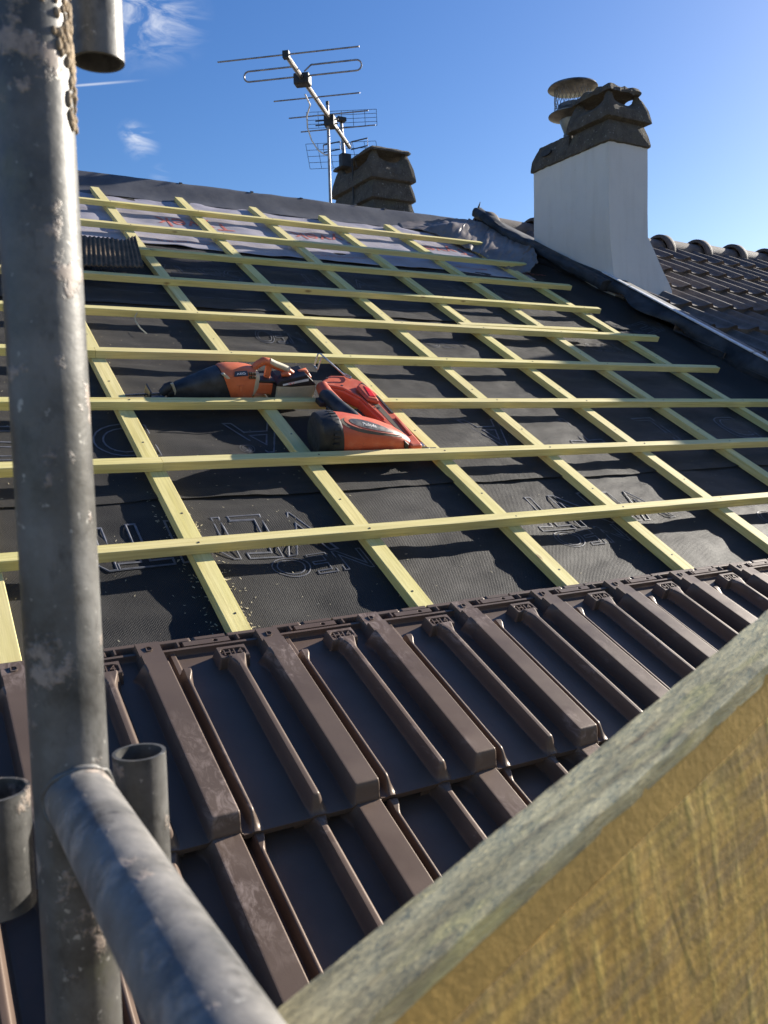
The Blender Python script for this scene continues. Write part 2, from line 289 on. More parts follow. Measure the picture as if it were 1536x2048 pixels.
M['redlens'] = simple('bright_red_plastic', (0.75, 0.02, 0.015), 0.3); M['alu'] = simple('weathered_aluminium', (0.30, 0.28, 0.28), 0.45, 0.7, var=0.3); M['cable'] = simple('white_cable', (0.65, 0.65, 0.65), 0.5)
M['stainless'] = simple('stainless_sheet', (0.20, 0.185, 0.165), 0.42, 0.7, var=0.4, scale=12); M['chip'] = simple('pale_wood_chips', (0.50, 0.44, 0.29), 0.8)
M['corr'] = simple('dark_brown_corrugated', (0.115, 0.078, 0.046), 0.95, var=0.35); M['wall'] = simple('grey_house_render', (0.45, 0.44, 0.41), 0.9, bump=0.4, bscale=60); M['ground'] = simple('gravel_and_soil', (0.24, 0.20, 0.14), 0.95, var=0.4, scale=0.6)
M['deck'] = simple('roof_boarding', (0.20, 0.14, 0.08), 0.8)

# ------------------------------------------------------------------ ground and houses
g = MB(); g.add([(-150, -150, -6), (150, -150, -6), (150, 150, -6), (-150, 150, -6)], [(0, 1, 2, 3)])
tag(g.build('ground', M['ground']), kind='structure')
RIDGE_V = 3.64
def own_house():
    h = thing('house', 'house under the half tiled roof with black membrane', 'house', Matrix.Translation((0.9, 1.4, -6)))
    o = Matrix.Translation((-0.9, -1.4, 6)); yb = RP(0, RIDGE_V).y
    MB().box((-4.0, -0.35, -6), (2.7, -0.15, -0.42), o).build('wall', M['wall'], h)
    MB().box((-4.0, 2 * yb + 0.15, -6), (2.7, 2 * yb + 0.35, -0.42), o).build('wall', M['wall'], h)
    d = MB(); r = RP(0, RIDGE_V, -0.10)
    d.prism([(p.y, p.z) for p in (RP(0, -0.74, -0.10), r, Vector((0, 2*r.y - RP(0,-0.74,-.10).y, RP(0,-0.74,-.10).z)), Vector((0, 2*r.y - RP(0,-0.74,-.16).y, RP(0,-0.74,-.16).z)), RP(0, RIDGE_V, -0.16), RP(0, -0.74, -0.16))], -4.2, 2.82, lambda a, b, x: o @ Vector((x, a, b)))
    d.build('roof_boarding', M['deck'], h)
own_house()

# ------------------------------------------------------------------ roof underlay
CB_U = [-1.23, -0.83, -0.415, -0.003, 0.414, 0.832, 1.229, 1.634, 2.038, 2.480]      # left edges of the counter battens
CBW = 0.041
def felt_h(u, v):
    k = 0
    for i in range(len(CB_U) - 1):
        if CB_U[i] <= u: k = i
    a = CB_U[k] + CBW * 0.5; b = (CB_U[k+1] + CBW * 0.5) if k + 1 < len(CB_U) else 2.93
    t = min(1, max(0, (u - a) / (b - a))); s = math.sin(math.pi * t) ** 0.8 if 0 < t < 1 else 0
    w = 0.0050 * nz(u * 2.4 + k * 7.1, v * 9.0, k * 3.3) + 0.0030 * nz(u * 7, v * 17.0, 2.2 + k) + 0.0012 * nz(u * 24, v * 40, 5.0)
    z = -0.0255 + s * (-0.004 + w * 1.8)
    lip = 0.62 + 0.012 * nz(u * 3, 0.3); lip2 = 1.922 + 0.012 * nz(u * 3, 4.3)
    for l in (lip, lip2):
        if v > l: z += 0.0028 * (1 - sst(l, l + 0.25, v)) * (0.6 + 0.8 * abs(nz(u * 5, l)))
    if u > 2.60: z += 0.045 * sst(2.70, 2.90, u) + 0.020 * nz(u * 6, v * 4, 9.0) * sst(2.6, 2.7, u)
    return z
def vsamples():
    vs = frange(-0.70, 3.55, 380)
    return sorted(vs)
um = grid_mesh('roof_underlay', frange(-1.6, 2.92, 250), vsamples(), lambda u, v: (u, v, felt_h(u, v)))
lay = put('roof_underlay', um, M['felt'], smooth=180); lay.matrix_world = RX
tag(lay, 'black felt underlay sheet stretched under the yellow battens', 'roof membrane')
def lip_strip():                                       # the free edges of the two overlapping sheets
    m = MB()
    for vv, s in ((0.62, 0.3), (1.922, 4.3)):
        a = []; b = []; c = []
        for u in frange(-1.6, 2.7, 240):
            v = vv + 0.012 * nz(u * 3, s); g_ = 0.0026 + 0.0035 * max(0, nz(u * 4.1, s * 2, 1.0)); z = max(felt_h(u, v + 0.014), felt_h(u, v), felt_h(u, v - .008))
            a.append((u, v - 0.006, z + g_)); b.append((u, v + 0.012, z + g_ * 0.8)); c.append((u, v + 0.045, felt_h(u, v + 0.045) - 0.0005))
        n = len(a); m.add(a + b + c, [(i, i+1, n+i+1, n+i) for i in range(n-1)] + [(n+i, n+i+1, 2*n+i+1, 2*n+i) for i in range(n-1)])
    m.build('lap_edge', M['felt'], lay, smooth=180)
lip_strip()
def printing():
    m = MB()
    def word(txt, u, v, size, sx=1.0, o=0.0017, rot=True, skew=0.0):
        vs, fs = mesh_data(text_mesh(txt, size, outline=o))
        out = []
        for p in vs:
            x, y = p.x * sx + skew * p.y, p.y
            if rot: x, y = -x, -y
            out.append((u + x, v + y, felt_h(u + x, v + y) + 0.0012 + p.z * 0.3))
        MB().add(out, fs).build('printed_word', M['print'], lay)
    for u, v in ((0.29, 0.322), (1.10, 0.322), (1.93, 0.322), (-0.52, 0.322)):
        word('NEO', u, v, 0.115, 1.02)
    word('VENT', 0.10, 0.455, 0.235, 0.86, o=0.003); word('N', -0.22, 0.455, 0.235, 0.9, o=0.003); word('VENT', 1.22, 0.455, 0.235, 0.86, o=0.003); word('VENT', 2.3, 0.455, 0.235, 0.86, o=0.003)
    for ch, u in (('D', 2.34), ('E', 2.11), ('L', 1.92), ('T', 1.52), ('A', 1.16), ('A', 0.36), ('T', 0.70), ('D', -0.01), ('E', -0.27), ('L', -0.55)):
        word(ch, u, 0.925, 0.25, 0.95, o=0.0026)
    word('R', 0.30, 0.842, 0.032, o=0.0007); word('o', 0.30, 0.842, 0.085, o=0.0007)
    for u, v in ((0.715, 1.672), (1.42, 1.672), (2.32, 1.71), (-0.1, 1.672)): word('NEO', u, v, 0.125, 0.72)
    for u, v in ((0.86, 2.26), (1.66, 2.24), (2.28, 2.22), (0.18, 2.28)): word('NEO', u, v, 0.125, 0.72)
    word('VENT', 1.25, 2.36, 0.16, 0.9); word('DELTA', 0.62, 2.36, 0.16, 0.9); word('VENT', 2.05, 2.38, 0.16, 0.9)
    word('VENT', 2.72, 1.93, 0.2, 0.8)
    u = -0.4
    while u < 2.5:                                     # broken setting-out line
        m.add([(u + a, 2.048 + b, felt_h(u + a, 2.048 + b) + 0.0012) for a, b in ((0, 0), (0.055, 0), (0.055, 0.004), (0, 0.004))], [(0, 1, 2, 3)]); u += 0.078
    m.build('dashed_line', M['print'], lay)
printing()

# ------------------------------------------------------------------ battens
def bar_mesh(name, L, w, t, seed):                      # local X along the length
    rnd = random.Random(seed); n = max(2, int(L / 0.12)); rings = []; ph = rnd.random() * 9
    for i in range(n + 1):
        x = L * i / n; dy = 0.0016 * nz(x * 1.3, ph) ; dz = 0.0010 * nz(x * 1.7, ph + 4); e = 0.0011
        j = lambda k: 0.0006 * nz(x * 9, ph + k * 3)
        pts = [(e, 0), (w - e, 0), (w, e), (w, t - e), (w - e, t), (e, t), (0, t - e), (0, e)]
        rings.append([(x, a + dy + j(k), b + (dz if b > t * 0.5 else 0) + j(k + 9) * (b > t * .5)) for k, (a, b) in enumerate(pts)])
    return MB().loft(rings).mesh(name)
def nails(parent, pts):
    for x, y, z in pts:
        m = MB(); m.tube([(x, y, z - 0.002), (x, y, z + 0.0006)], 0.0026, 8)
        m.build('nail_head', M['darksteel'], parent)
CTOP = [3.46, 3.46, 3.46, 3.475, 3.475, 3.466, 3.445, 3.431, 3.399, 3.403]
CB_LAB = ['leftmost yellow counter batten, farthest left beyond the scaffold pole', 'second leftmost yellow counter batten, left beyond the scaffold pole', 'yellow counter batten at the far left, its foot left of the scaffold pole', 'yellow counter batten just right of the scaffold pole', 'yellow counter batten passing under the orange saw', 'yellow counter batten under the red nail gun', 'yellow counter batten ending at the fourth tile from the pole, right of the nail gun', 'yellow counter batten third from the right-hand verge', 'yellow counter batten second from the right-hand verge', 'yellow counter batten nearest the lead flashing on the right']
for i, u in enumerate(CB_U):
    L = CTOP[i] + 0.60
    o = put('counter_batten', bar_mesh('counter_batten', L, CBW, 0.0245, 100 + i), M['wood'])
    o.matrix_world = RX @ Matrix.Translation((u + CBW, -0.60, -0.0247)) @ Matrix.Rotation(rad(90), 4, 'Z')
    tag(o, CB_LAB[i], 'batten', 'counter battens running up the roof')
    nails(o, [(v + 0.60 + random.uniform(-.02, .02), CBW * random.uniform(.35, .65), 0.0245) for v in ((0.16, 0.52, 0.87, 1.2, 1.55, 1.9, 2.6) if i > 2 else ())])
VB = [0.353, 0.704, 1.032, 1.373, 1.722, 2.073, 2.418, 2.759, 3.119]
BW, BT = 0.029, 0.0248
def batten(u0, u1, v, lab, seed, h=0.0002, rz=0.0, nl=True, skew=0.0):
    o = put('tile_batten', bar_mesh('tile_batten', u1 - u0, BW, BT, seed), M['wood'])
    o.matrix_world = on_roof(u0, v, h, rz)
    tag(o, lab, 'batten', 'tile battens running across the roof')
    if nl: nails(o, [(c + CBW / 2 + random.uniform(-.012, .012) - u0, BW * random.uniform(.3, .6), BT) for c in CB_U if u0 < c - .02 and c + .06 < u1])
    return o
order = ['lowest', 'second lowest', 'third lowest', 'fourth', 'fifth', 'sixth', 'seventh', 'eighth', 'topmost']
note = ['just above the brown tiles', 'holding up the red nail gun', 'with the orange saw lying behind it', 'above the orange saw', 'with a short offcut beside its right end', 'above the broken grey printed line', 'starting right of the brown corrugated scrap', 'across the red lettered membrane', 'nearest the ridge']
ends = [(-1.5, 2.73), (0.028, 2.72), (-1.5, 2.696), (0.008, 2.719), (-1.5, 2.67), (-1.5, 2.596), (0.385, 2.68), (-1.5, 2.659), (-1.5, 2.673)]
for i, (v, (a, b)) in enumerate(zip(VB, ends)):
    batten(a, b, v, '%s yellow tile batten, %s' % (order[i], note[i]), 200 + i, rz=(0.0012 if i == 6 else 0))
batten(-1.5, 0.027, VB[1] - 0.001, 'left piece of the second lowest batten, butted beside the scaffold pole', 230)
batten(-1.5, 0.007, VB[3], 'left piece of the fourth batten, mostly behind the scaffold pole', 231)
batten(1.55, 2.319, VB[4] + 0.031, 'short yellow batten offcut lying along the fifth batten near its right end', 232, rz=0.020, nl=False)
b0 = batten(-1.2, 2.72, -0.005, 'tile batten hidden under the heads of the top course of tiles', 233, nl=False); 
# ------------------------------------------------------------------ roof tiles
TP = 0.2164; TL = 0.445; TILT = 0.037
def tile_h(x, y):
    pan = 0.0
    def plat(x0, x1, s0, s1): return sst(x0 - s0, x0, x) * (1 - sst(x1, x1 + s1, x))
    tail = sst(-0.003, 0.017, y)
    h = 0.0
    # wide flat rib
    full = 1 - sst(0.358, 0.364, y); sh = 1.0
    wide = plat(0.1735, 0.2115, 0.0065 + 0.013 * sst(0.33, 0.362, y), 0.0040) * 0.0325
    wt = (0.16 + 0.84 * tail)
    if y <= 0.361: h = max(h, wide * wt)
    elif y < 0.393: h = max(h, plat(0.1745, 0.2125, 0.004, 0.0025) * 0.0275)
    elif y < 0.433: h = max(h, plat(0.1745, 0.2155, 0.003, 0.002) * 0.020)
    # centre rib widening into the marked pad
    if y < 0.368:
        fl = sst(0.325, 0.366, y); r = plat(0.1085 - 0.008 * fl, 0.1165 + 0.011 * fl, 0.0075 - 0.003 * fl, 0.0145 - 0.006 * fl); r = r * 0.0265 + 0.0016 * plat(0.108, 0.114, .005, .005) * (1 - fl)
        h = max(h, r * (0.12 + 0.88 * sst(0.0, 0.022, y)))
    if 0.356 < y < 0.392: h = max(h, plat(0.086, 0.138, 0.004, 0.002) * 0.0225 * sst(0.353, 0.362, y))
    # thin lock rib with its knob
    if y < 0.352:
        k = sst(0.318, 0.342, y); h = max(h, plat(0.0155 - 0.001 * k, 0.0185 + 0.008 * k, 0.005, 0.0115 - 0.006 * k) * (0.0205 + 0.004 * k) * (0.1 + 0.9 * sst(0.0, 0.03, y)) * (1 - sst(0.347, 0.352, y)))
    # lock groove
    if x < 0.010: h = min(h, -0.004 + 0.004 * sst(0.006, 0.010, x))
    if 0.345 < y < 0.41: h = max(h, 0.006 * plat(0.012, 0.020, 0.003, 0.003))
    # head: cross ridges and the nail plate between them
    if x < 0.172: h = max(h, 0.0125 * sst(0.4085, 0.4115, y) * (1 - sst(0.4165, 0.419, y)))
    if y > 0.433: h = max(h, 0.0105 * sst(0.434, 0.437, y) * (0.55 if (0.055 < x < 0.060 or 0.120 < x < 0.125) else 1.0))
    if 0.421 < y < 0.434: h = max(h, plat(0.038, 0.125, 0.002, 0.002) * 0.0115 * (0.35 if (x - 0.098) ** 2 + (y - 0.4275) ** 2 < 0.0035 ** 2 else 1))
    if 0.419 < y < 0.436: h = max(h, 0.0135 * (plat(0.028, 0.032, .002, .002) + plat(0.138, 0.142, .002, .002)))
    return h
def tile_mesh(oval):
    xs = sorted(set([0, TP] + frange(0.0, 0.0345, 23) + frange(0.036, 0.080, 12) + frange(0.082, 0.146, 44) + frange(0.150, 0.163, 5) + frange(0.1645, TP, 36)))
    ys = sorted(set(frange(0, 0.036, 18) + frange(0.04, 0.31, 18) + frange(0.314, 0.352, 18) + frange(0.353, TL, 74)))
    def fn(x, y):
        z = tile_h(x, y)
        ex = (x - 0.112) / 0.0215; ey = (y - 0.3745) / 0.0105
        if oval and ex ** 4 + ey ** 4 < 1: z -= 0.0045
        return (x, y, z + TILT * (1 - y / TL))
    me = grid_mesh('clay_tile', xs, ys, fn); n = len(xs); m = len(ys)
    bm = bmesh.new(); bm.from_mesh(me); bm.verts.ensure_lookup_table()
    edge = [i for i in range(n)] + [j * n + n - 1 for j in range(1, m)] + [(m-1) * n + i for i in range(n - 2, -1, -1)] + [j * n for j in range(m - 2, 0, -1)]
    top_ = [bm.verts[i] for i in edge]
    low = [bm.verts.new((q.co.x, q.co.y + (0.002 if q.co.y < 0.001 else 0), TILT * (1 - q.co.y / TL) - 0.0125)) for q in top_]
    for a in range(len(edge)):
        b = (a + 1) % len(edge); bm.faces.new((top_[a], low[a], low[b], top_[b]))
    bm.faces.new(list(reversed(low)))
    bmesh.ops.recalc_face_normals(bm, faces=bm.faces); bm.to_mesh(me); bm.free()
    for p in me.polygons: p.use_smooth = True
    me.set_sharp_from_angle(angle=rad(55)); me.materials.append(M['tile']); return me
def stamp_mesh(txt, x, y, s):
    vs, fs = mesh_data(text_mesh(txt, s, extrude=0.0016)); base = tile_h(0.112, 0.3805) - 0.0022 if txt == 'H14' else tile_h(0.194, 0.413) + 0.0006
    me = MB().add([(x + p.x * 1.02, y + p.y, base + p.z + TILT * (1 - y / TL)) for p in vs], fs).mesh('stamped_lettering'); me.materials.append(M['tile']); return me
TM1 = tile_mesh(True); STM = [stamp_mesh('H14', 0.112, 0.3745, 0.0205), stamp_mesh('D', 0.194, 0.413, 0.018)]; H0 = 0.0295
def course(row, us, v_tail, first, labf):
    for i, u in enumerate(us):
        o = bpy.data.objects.new('clay_tile', TM1); COL.objects.link(o)
        o.matrix_world = RX @ Matrix.Translation((u + random.uniform(-.0007, .0007), v_tail + random.uniform(-.0015, .0015), H0 + random.uniform(0, .0006))) @ Matrix.Rotation(random.uniform(-.004, .004), 4, 'Z')
        tag(o, labf(i, u), 'roof tile', 'brown clay tiles of the laid courses')
        if row == 1:
            for me in STM:
                st = bpy.data.objects.new('stamped_lettering', me); COL.objects.link(st); st.parent = o
ORD = ['first', 'second', 'third', 'fourth', 'fifth', 'sixth', 'seventh', 'eighth', 'ninth', 'tenth', 'eleventh', 'twelfth', 'thirteenth', 'fourteenth', 'fifteenth']
T0 = 0.056 - TP                                          # left edge of the tile whose tail corner meets the pole's right-hand side
def lab1(i, u):
    k = round((u - (T0 - TP)) / TP)
    if k < 0: return 'brown clay tile of the top course, %s left of the scaffold pole' % ORD[-k - 1]
    return 'brown stamped clay tile of the top course, %s to the right of the scaffold pole' % ORD[k]
def lab2(i, u):
    k = round((u - (T0 - TP)) / TP)
    if k < 0: return 'brown clay tile of the lower course, %s left of the scaffold pole' % ORD[-k - 1]
    return 'brown clay tile of the lower course, %s to the right of the scaffold pole' % ORD[k]
course(1, [T0 + TP * k for k in range(-4, 13)], -0.393, True, lab1)
course(2, [T0 + TP * k for k in range(-4, 9)], -0.738, False, lab2)

# ------------------------------------------------------------------ pale printed sheet and the ridge sheet
def pale_h(u, v):
    k = 0
    for i in range(len(CB_U) - 1):
        if CB_U[i] <= u: k = i
    a = CB_U[k] + CBW * 0.5; b = (CB_U[k+1] + CBW * 0.5) if k + 1 < len(CB_U) else 2.9
    t = min(1, max(0, (u - a) / (b - a))); s = math.sin(math.pi * t) if 0 < t < 1 else 0
    return -0.0225 + s ** 0.7 * (0.0015 + 0.0095 * nz(u * 2.6 + k, v * 5.5, 11.0 + k) + 0.006 * nz(u * 9, v * 15, 3.0)) + max(0, 2.78 - v) * 0.05 * s * abs(nz(u * 4, 1.7))
def pale_sheet():
    us = frange(-1.5, 2.62, 220); vs = frange(0, 1, 60)
    def fn(u, t):
        lo = 2.655 + 0.035 * nz(u * 2.2, 7.7) - 0.012 * nz(u * 9, 2.7); v = lo + (3.50 - lo) * t; return (u, v, pale_h(u, v))
    o = put('printed_membrane', grid_mesh('printed_membrane', us, vs, fn), M['pale_sheet'], smooth=180); o.matrix_world = RX
    tag(o, 'pale grey membrane strip with red lettering below the ridge', 'roof membrane')
    md = o.modifiers.new('thick', 'SOLIDIFY'); md.thickness = 0.0012; md.offset = -1
    def word(txt, u, v, size, sx):
        vs, fs = mesh_data(text_mesh(txt, size)); vs, fs = cut_fine(vs, fs, 0.016)
        MB().add([(u - p.x * sx, v - p.y, pale_h(u - p.x * sx, v - p.y) + 0.0015) for p in vs], fs).build('printed_word', M['red_ink'], o)
    for u in (-0.75, 0.03, 0.82, 1.52, 2.24): word('Tyvek', u, 3.055, 0.165, 0.92)
    for u in (-0.4, 0.45, 1.25, 2.0, 2.5): word('dupont 20 75', u, 3.245, 0.05, 0.9); word('membrane 20 75', u + 0.22, 2.735, 0.04, 0.9); word('Tyvek', u + .12, 2.87, 0.05, 1.0)
pale_sheet()
def ridge_sheet():
    us = frange(-1.6, 2.66, 240)
    prof = [(3.425, -0.020), (3.46, -0.0185), (3.50, -0.012), (3.54, 0.002), (3.58, 0.016), (3.615, 0.0285), (3.635, 0.033), (3.66, 0.026), (3.80, -0.11), (4.2, -0.55)]
    def fn(u, k):
        v, h = prof[int(round(k))]; w = 1 if k < 7 else 0.3
        return (u, v + 0.006 * nz(u * 3, k * 0.4) * w + (0.012 * nz(u * 2.2, 8.0) if k < 1.5 else 0), h + w * (0.004 * nz(u * 4.5, k * 0.55, 6) + 0.002 * nz(u * 13, k * 0.8)))
    o = put('ridge_membrane', grid_mesh('ridge_membrane', us, range(len(prof)), fn), M['dark_sheet'], smooth=60); o.matrix_world = RX
    tag(o, 'dark grey membrane strip folded over the ridge', 'roof membrane')
    m = MB()
    for u in (0.9, 1.3, 1.6, 1.95, 2.15): m.box((u, 3.626, 0.034), (u + 0.016, 3.640, 0.037 + 0.0015 * random.random()))
    m.build('staple', M['darksteel'], o)
ridge_sheet()
def flap():
    top = [(2.20, 3.545, -0.008), (2.42, 3.545, 0.010), (2.56, 3.515, 0.042), (2.66, 3.51, 0.052), (2.72, 3.475, 0.055), (2.795, 3.425, 0.053), (2.825, 3.375, 0.056), (2.825, 3.23, 0.054), (2.815, 3.08, 0.056), (2.795, 2.955, 0.055), (2.64, 2.70, 0.048)]
    bot = [(2.18, 3.43, -0.016), (2.30, 3.40, -0.012), (2.36, 3.34, -0.008), (2.385, 3.18, -0.006), (2.41, 3.09, -0.006), (2.44, 3.02, -0.006), (2.455, 2.945, -0.006), (2.46, 2.85, -0.006), (2.46, 2.74, -0.006), (2.51, 2.68, -0.004), (2.58, 2.665, 0.004)]
    def lerp(L_, x):
        i = min(len(L_) - 2, int(x)); return Vector(L_[i]).lerp(Vector(L_[i + 1]), x - i)
    us = frange(0, 10, 110); vs = frange(0, 1, 40)
    def fn(x, t):
        p = lerp(bot, x).lerp(lerp(top, x), t); k = min(1, x / 1.5)
        p.z += k * (0.020 * math.sin(math.pi * t) * (0.5 + nz(x * 0.8, t * 1.5, 2.5)) + 0.013 * abs(nz(x * 1.7, t * 2.3, 4.0)) + 0.005 * nz(x * 4.5, t * 5, 1.0)) + 0.008 * k * sst(0.88, 1, t)
        p.x += k * 0.010 * nz(x * 1.9, t * 2, 7.0); p.y += k * (0.018 * nz(x * 2.2, t * 2, 9.0) + 0.012 * nz(x * 6, t, 3) * t)
        p.z = max(p.z, felt_h(p.x, p.y) + 0.004, -0.018); return tuple(p)
    o = put('membrane_flap', grid_mesh('membrane_flap', us, vs, fn), M['flap'], smooth=180); o.matrix_world = RX
    tag(o, 'crumpled brown grey membrane end curling up against the lead flashing', 'roof membrane'); md = o.modifiers.new('thick', 'SOLIDIFY'); md.thickness = 0.0015
flap()
def corrugated():
    us = frange(-0.05, 0.345, 190); vs = frange(0, 1, 12)
    def fn(u, t):
        q = (u + 0.05) / 0.395; top = 2.50 + 0.035 * nz(u * 11, 1.0) + 0.012 * nz(u * 40, 3) - 0.07 * (1 - abs(2 * ((q - .72)) ) if abs(q - .72) < .5 else 0) * 0.5 + 0.05 * sst(0.8, 1.0, q)
        bot = 2.115 + 0.05 * q; v = bot + (top - bot) * t
        return (u + 0.06 * t, v, 0.032 + 0.012 * t + 0.0026 * math.sin(u * 2 * math.pi / 0.018) + 0.006 * nz(u * 5, v * 5))
    o = put('corrugated_scrap', grid_mesh('corrugated_scrap', us, vs, fn), M['corr'], smooth=60); o.matrix_world = RX
    tag(o, 'torn dark brown corrugated scrap lying on the battens beside the scaffold pole', 'roofing scrap'); md = o.modifiers.new('thick', 'SOLIDIFY'); md.thickness = 0.002
corrugated()

# ------------------------------------------------------------------ neighbour's house
NB = 0.040                                               # height of its tile surface above our batten plane
def neighbour():
    h = thing('neighbour_house', 'neighbouring house with old dark ribbed roof tiles and rounded ridge', 'house', Matrix.Translation((5, 1.4, -6)))
    o = Matrix.Translation((-5, -1.4, 6)); RXL = o @ RX
    rows = [3.50 - 0.335 * k for k in range(14)]
    vs = []
    for a in rows:                                       # from the ridge down: head then tail of every course
        vs += [(a, 0.0), (a - 0.16, 0.47), (a - 0.27, 0.80), (a - 0.315, 0.95), (a - 0.333, 1.0), (a - 0.3345, 0.25)]
    us = []; u = 2.86
    while u < 8.2: us.append(u); u += 0.0115
    W2 = 0.168
    def fn(u, vk):
        v, k = vk; ph = ((u - 2.86) % W2) / W2; row = int((3.50 - v - 0.0001) / 0.335)
        roll = 0.026 * math.exp(-((ph - 0.5) / 0.17) ** 2); jog = 0.004 * nz(row * 3.1, int((u - 2.86) / (2 * W2)) * 1.7)
        sc = -0.018 * math.exp(-((ph - 0.5) / 0.2) ** 2) if k > 0.9 else 0
        return RXL @ Vector((u, v + sc * (k if k < 1 or True else 0) + jog * 0.5, NB - 0.014 + roll + 0.026 * k + jog * k))
    me = grid_mesh('roof', us, vs, fn); rf = put('roof', me, M['ntile'], h, smooth=42)
    d = MB(); r = RP(0, 3.55, -0.03)
    d.prism([(r.y, r.z), (2*r.y - RP(0,-1.3,0).y, RP(0,-1.3,-.03).z), (2*r.y - RP(0,-1.3,0).y, RP(0,-1.3,-.1).z), (r.y, r.z - 0.08), (RP(0, -1.3).y, RP(0, -1.3, -.1).z), (RP(0, -1.3).y, RP(0, -1.3, -.03).z)], 2.87, 9.0, lambda a, b, x: o @ Vector((x, a, b)))
    d.build('roof_boarding', M['ntile'], h)
    MB().box((2.9, -0.9, -6), (8.9, -0.7, -0.60), o).build('wall', M['wall'], h)
    dm = MB(); dm.prism([(1.32, -0.05), (1.36, 0.84), (2.44, 0.84), (2.47, -0.05)], 4.58, 5.7, lambda a, b, x: o @ RP(x, a, b)); dq = dm.build('added_shade_block', M['wall'], h)  # assumed, unseen mass added to cast the shadow on the right of our roof
    # ridge tiles: half rounds with a thick collar at their left end
    rc = RP(0, 3.535, NB); z0 = rc.z - 0.052; y0 = rc.y
    def cap(x0, L):
        m = MB(); prof = [(0, 0.120), (0.010, 0.126), (0.055, 0.126), (0.068, 0.120), (0.074, 0.100), (0.2, 0.094), (L, 0.086)]
        rings = []
        for x, r in prof: rings.append([(x, r * math.cos(a) * 1.06, r * math.sin(a)) for a in frange(-0.15, math.pi + 0.15, 18)])
        inner = [[(x, (r - 0.016) * math.cos(a) * 1.06, (r - 0.016) * math.sin(a)) for a in frange(-0.15, math.pi + 0.15, 18)] for x, r in reversed(prof)]
        m.loft(rings + inner + [rings[0]], caps=False, closed=False)
        c = m.build('ridge_tile', M['ntile'], h, smooth=40); c.matrix_local = o @ Matrix.Translation((x0, y0, z0)); return c
    x = 2.80
    while x < 8.5: cap(x + random.uniform(-.006, .006), 0.40); x += 0.385
    return h
neighbour()
def flashing():
    t = thing('lead_flashing', 'dark lead flashing with a bright edge along the verge beside the chimney', 'flashing', RX.copy())
    m = MB(); top = []; mid = []; low = []; inn = []
    vs = frange(-0.45, 3.56, 200)
    for v in vs:
        w = sst(2.45, 2.75, v); ut = 2.895 - 0.085 * sst(2.5, 3.5, v); ht = 0.100 - 0.015 * w
        drop = 0.060 + 0.055 * (1 - sst(1.1, 2.3, v)) * (0.75 + 0.25 * math.sin(v * 9)) + 0.020 * nz(v * 3.1, 2.0) + 0.025 * w - 0.02 * sst(1.6, 1.9, v) * (1 - sst(2.2, 2.4, v))
        top.append((ut, v, ht)); mid.append((ut - 0.020 - 0.010 * w + 0.004 * nz(v * 9, 1.0), v, ht - 0.35 * drop + 0.003 * nz(v * 21, 1))); low.append((ut - 0.028 - 0.11 * max(0, nz(v * 2.7, 6.0) + 0.1) - 0.01 * w, v, ht - drop)); inn.append((ut + 0.10, v, ht - 0.006))
    n = len(vs); m.add(inn + top + mid + low, [(k*n+i, k*n+i+1, (k+1)*n+i+1, (k+1)*n+i) for k in range(3) for i in range(n-1)])
    o = m.build('apron', M['lead'], t, smooth=50); md = o.modifiers.new('thick', 'SOLIDIFY'); md.thickness = 0.004
    for a, b in ((-0.45, 0.55), (0.56, 1.37), (1.38, 2.24), (2.25, 2.46)):
        s = MB(); s.box((2.888, a, 0.101), (2.915, b, 0.107)); s.build('edge_trim', M['lead_edge'], t, bevel=0.001)
    r = MB()
    pts = [(2.86 - 0.06 * sst(2.5, 3.5, v) + 0.006 * nz(v * 5, 4), v, 0.060 + 0.03 * sst(3.2, 3.55, v) + 0.004 * nz(v * 7, 2)) for v in frange(2.36, 3.60, 80)]
    R_ = []
    for q, (u_, v_, h_) in enumerate(pts):
        st = 1.0 + 0.10 * ((v_ * 2.3) % 1.0 < 0.5) ; sec = []
        for k in range(20):
            a = 2 * math.pi * k / 20; e = 0.034 * st * (1 + 0.16 * nz(v_ * 6, a * 1.4, 2.0) + 0.07 * nz(v_ * 19, a * 2.5)); sec.append((u_ + math.copysign(abs(math.cos(a)) ** 0.75, math.cos(a)) * e * 1.15, v_, h_ + math.copysign(abs(math.sin(a)) ** 0.8, math.sin(a)) * e * 0.82))
        R_.append(sec)
    r.loft(R_); r.build('lead_roll', M['lead'], t, smooth=35)
    c = MB(); c.tube([(2.80, 3.60, 0.08), (2.802, 3.604, 0.12), (2.80, 3.60, 0.155)], [0.012, 0.007, 0.002], 6); c.build('bent_tip', M['lead'], t)
flashing()

# ------------------------------------------------------------------ chimneys
def rect_ring(x0, x1, y0, y1, z, n=9, jit=0.0, seed=0, zfn=None, rc=0.009):
    pts = []; cs = [(x0, y0), (x1, y0), (x1, y1), (x0, y1)]
    for s in range(4):
        (ax, ay), (bx, by) = cs[s], cs[(s + 1) % 4]
        for i in range(n):
            t = i / n; e = 0.0 if 0 < i else 0.0; x = ax + (bx - ax) * t; y = ay + (by - ay) * t
            if i == 0:                                    # knock the corner back
                cx, cy = (x0 + x1) / 2, (y0 + y1) / 2; x += math.copysign(rc * .35, cx - x); y += math.copysign(rc * .35, cy - y)
            j = Vector((x * 31 + seed, y * 31, z * 31)); zz = z + (zfn(s, t) if zfn else 0)
            pts.append(Vector((x, y, zz)) + Vector((nz(*j), nz(j.y, j.z, j.x), nz(j.z, j.x, j.y + 5))) * jit)
    return pts
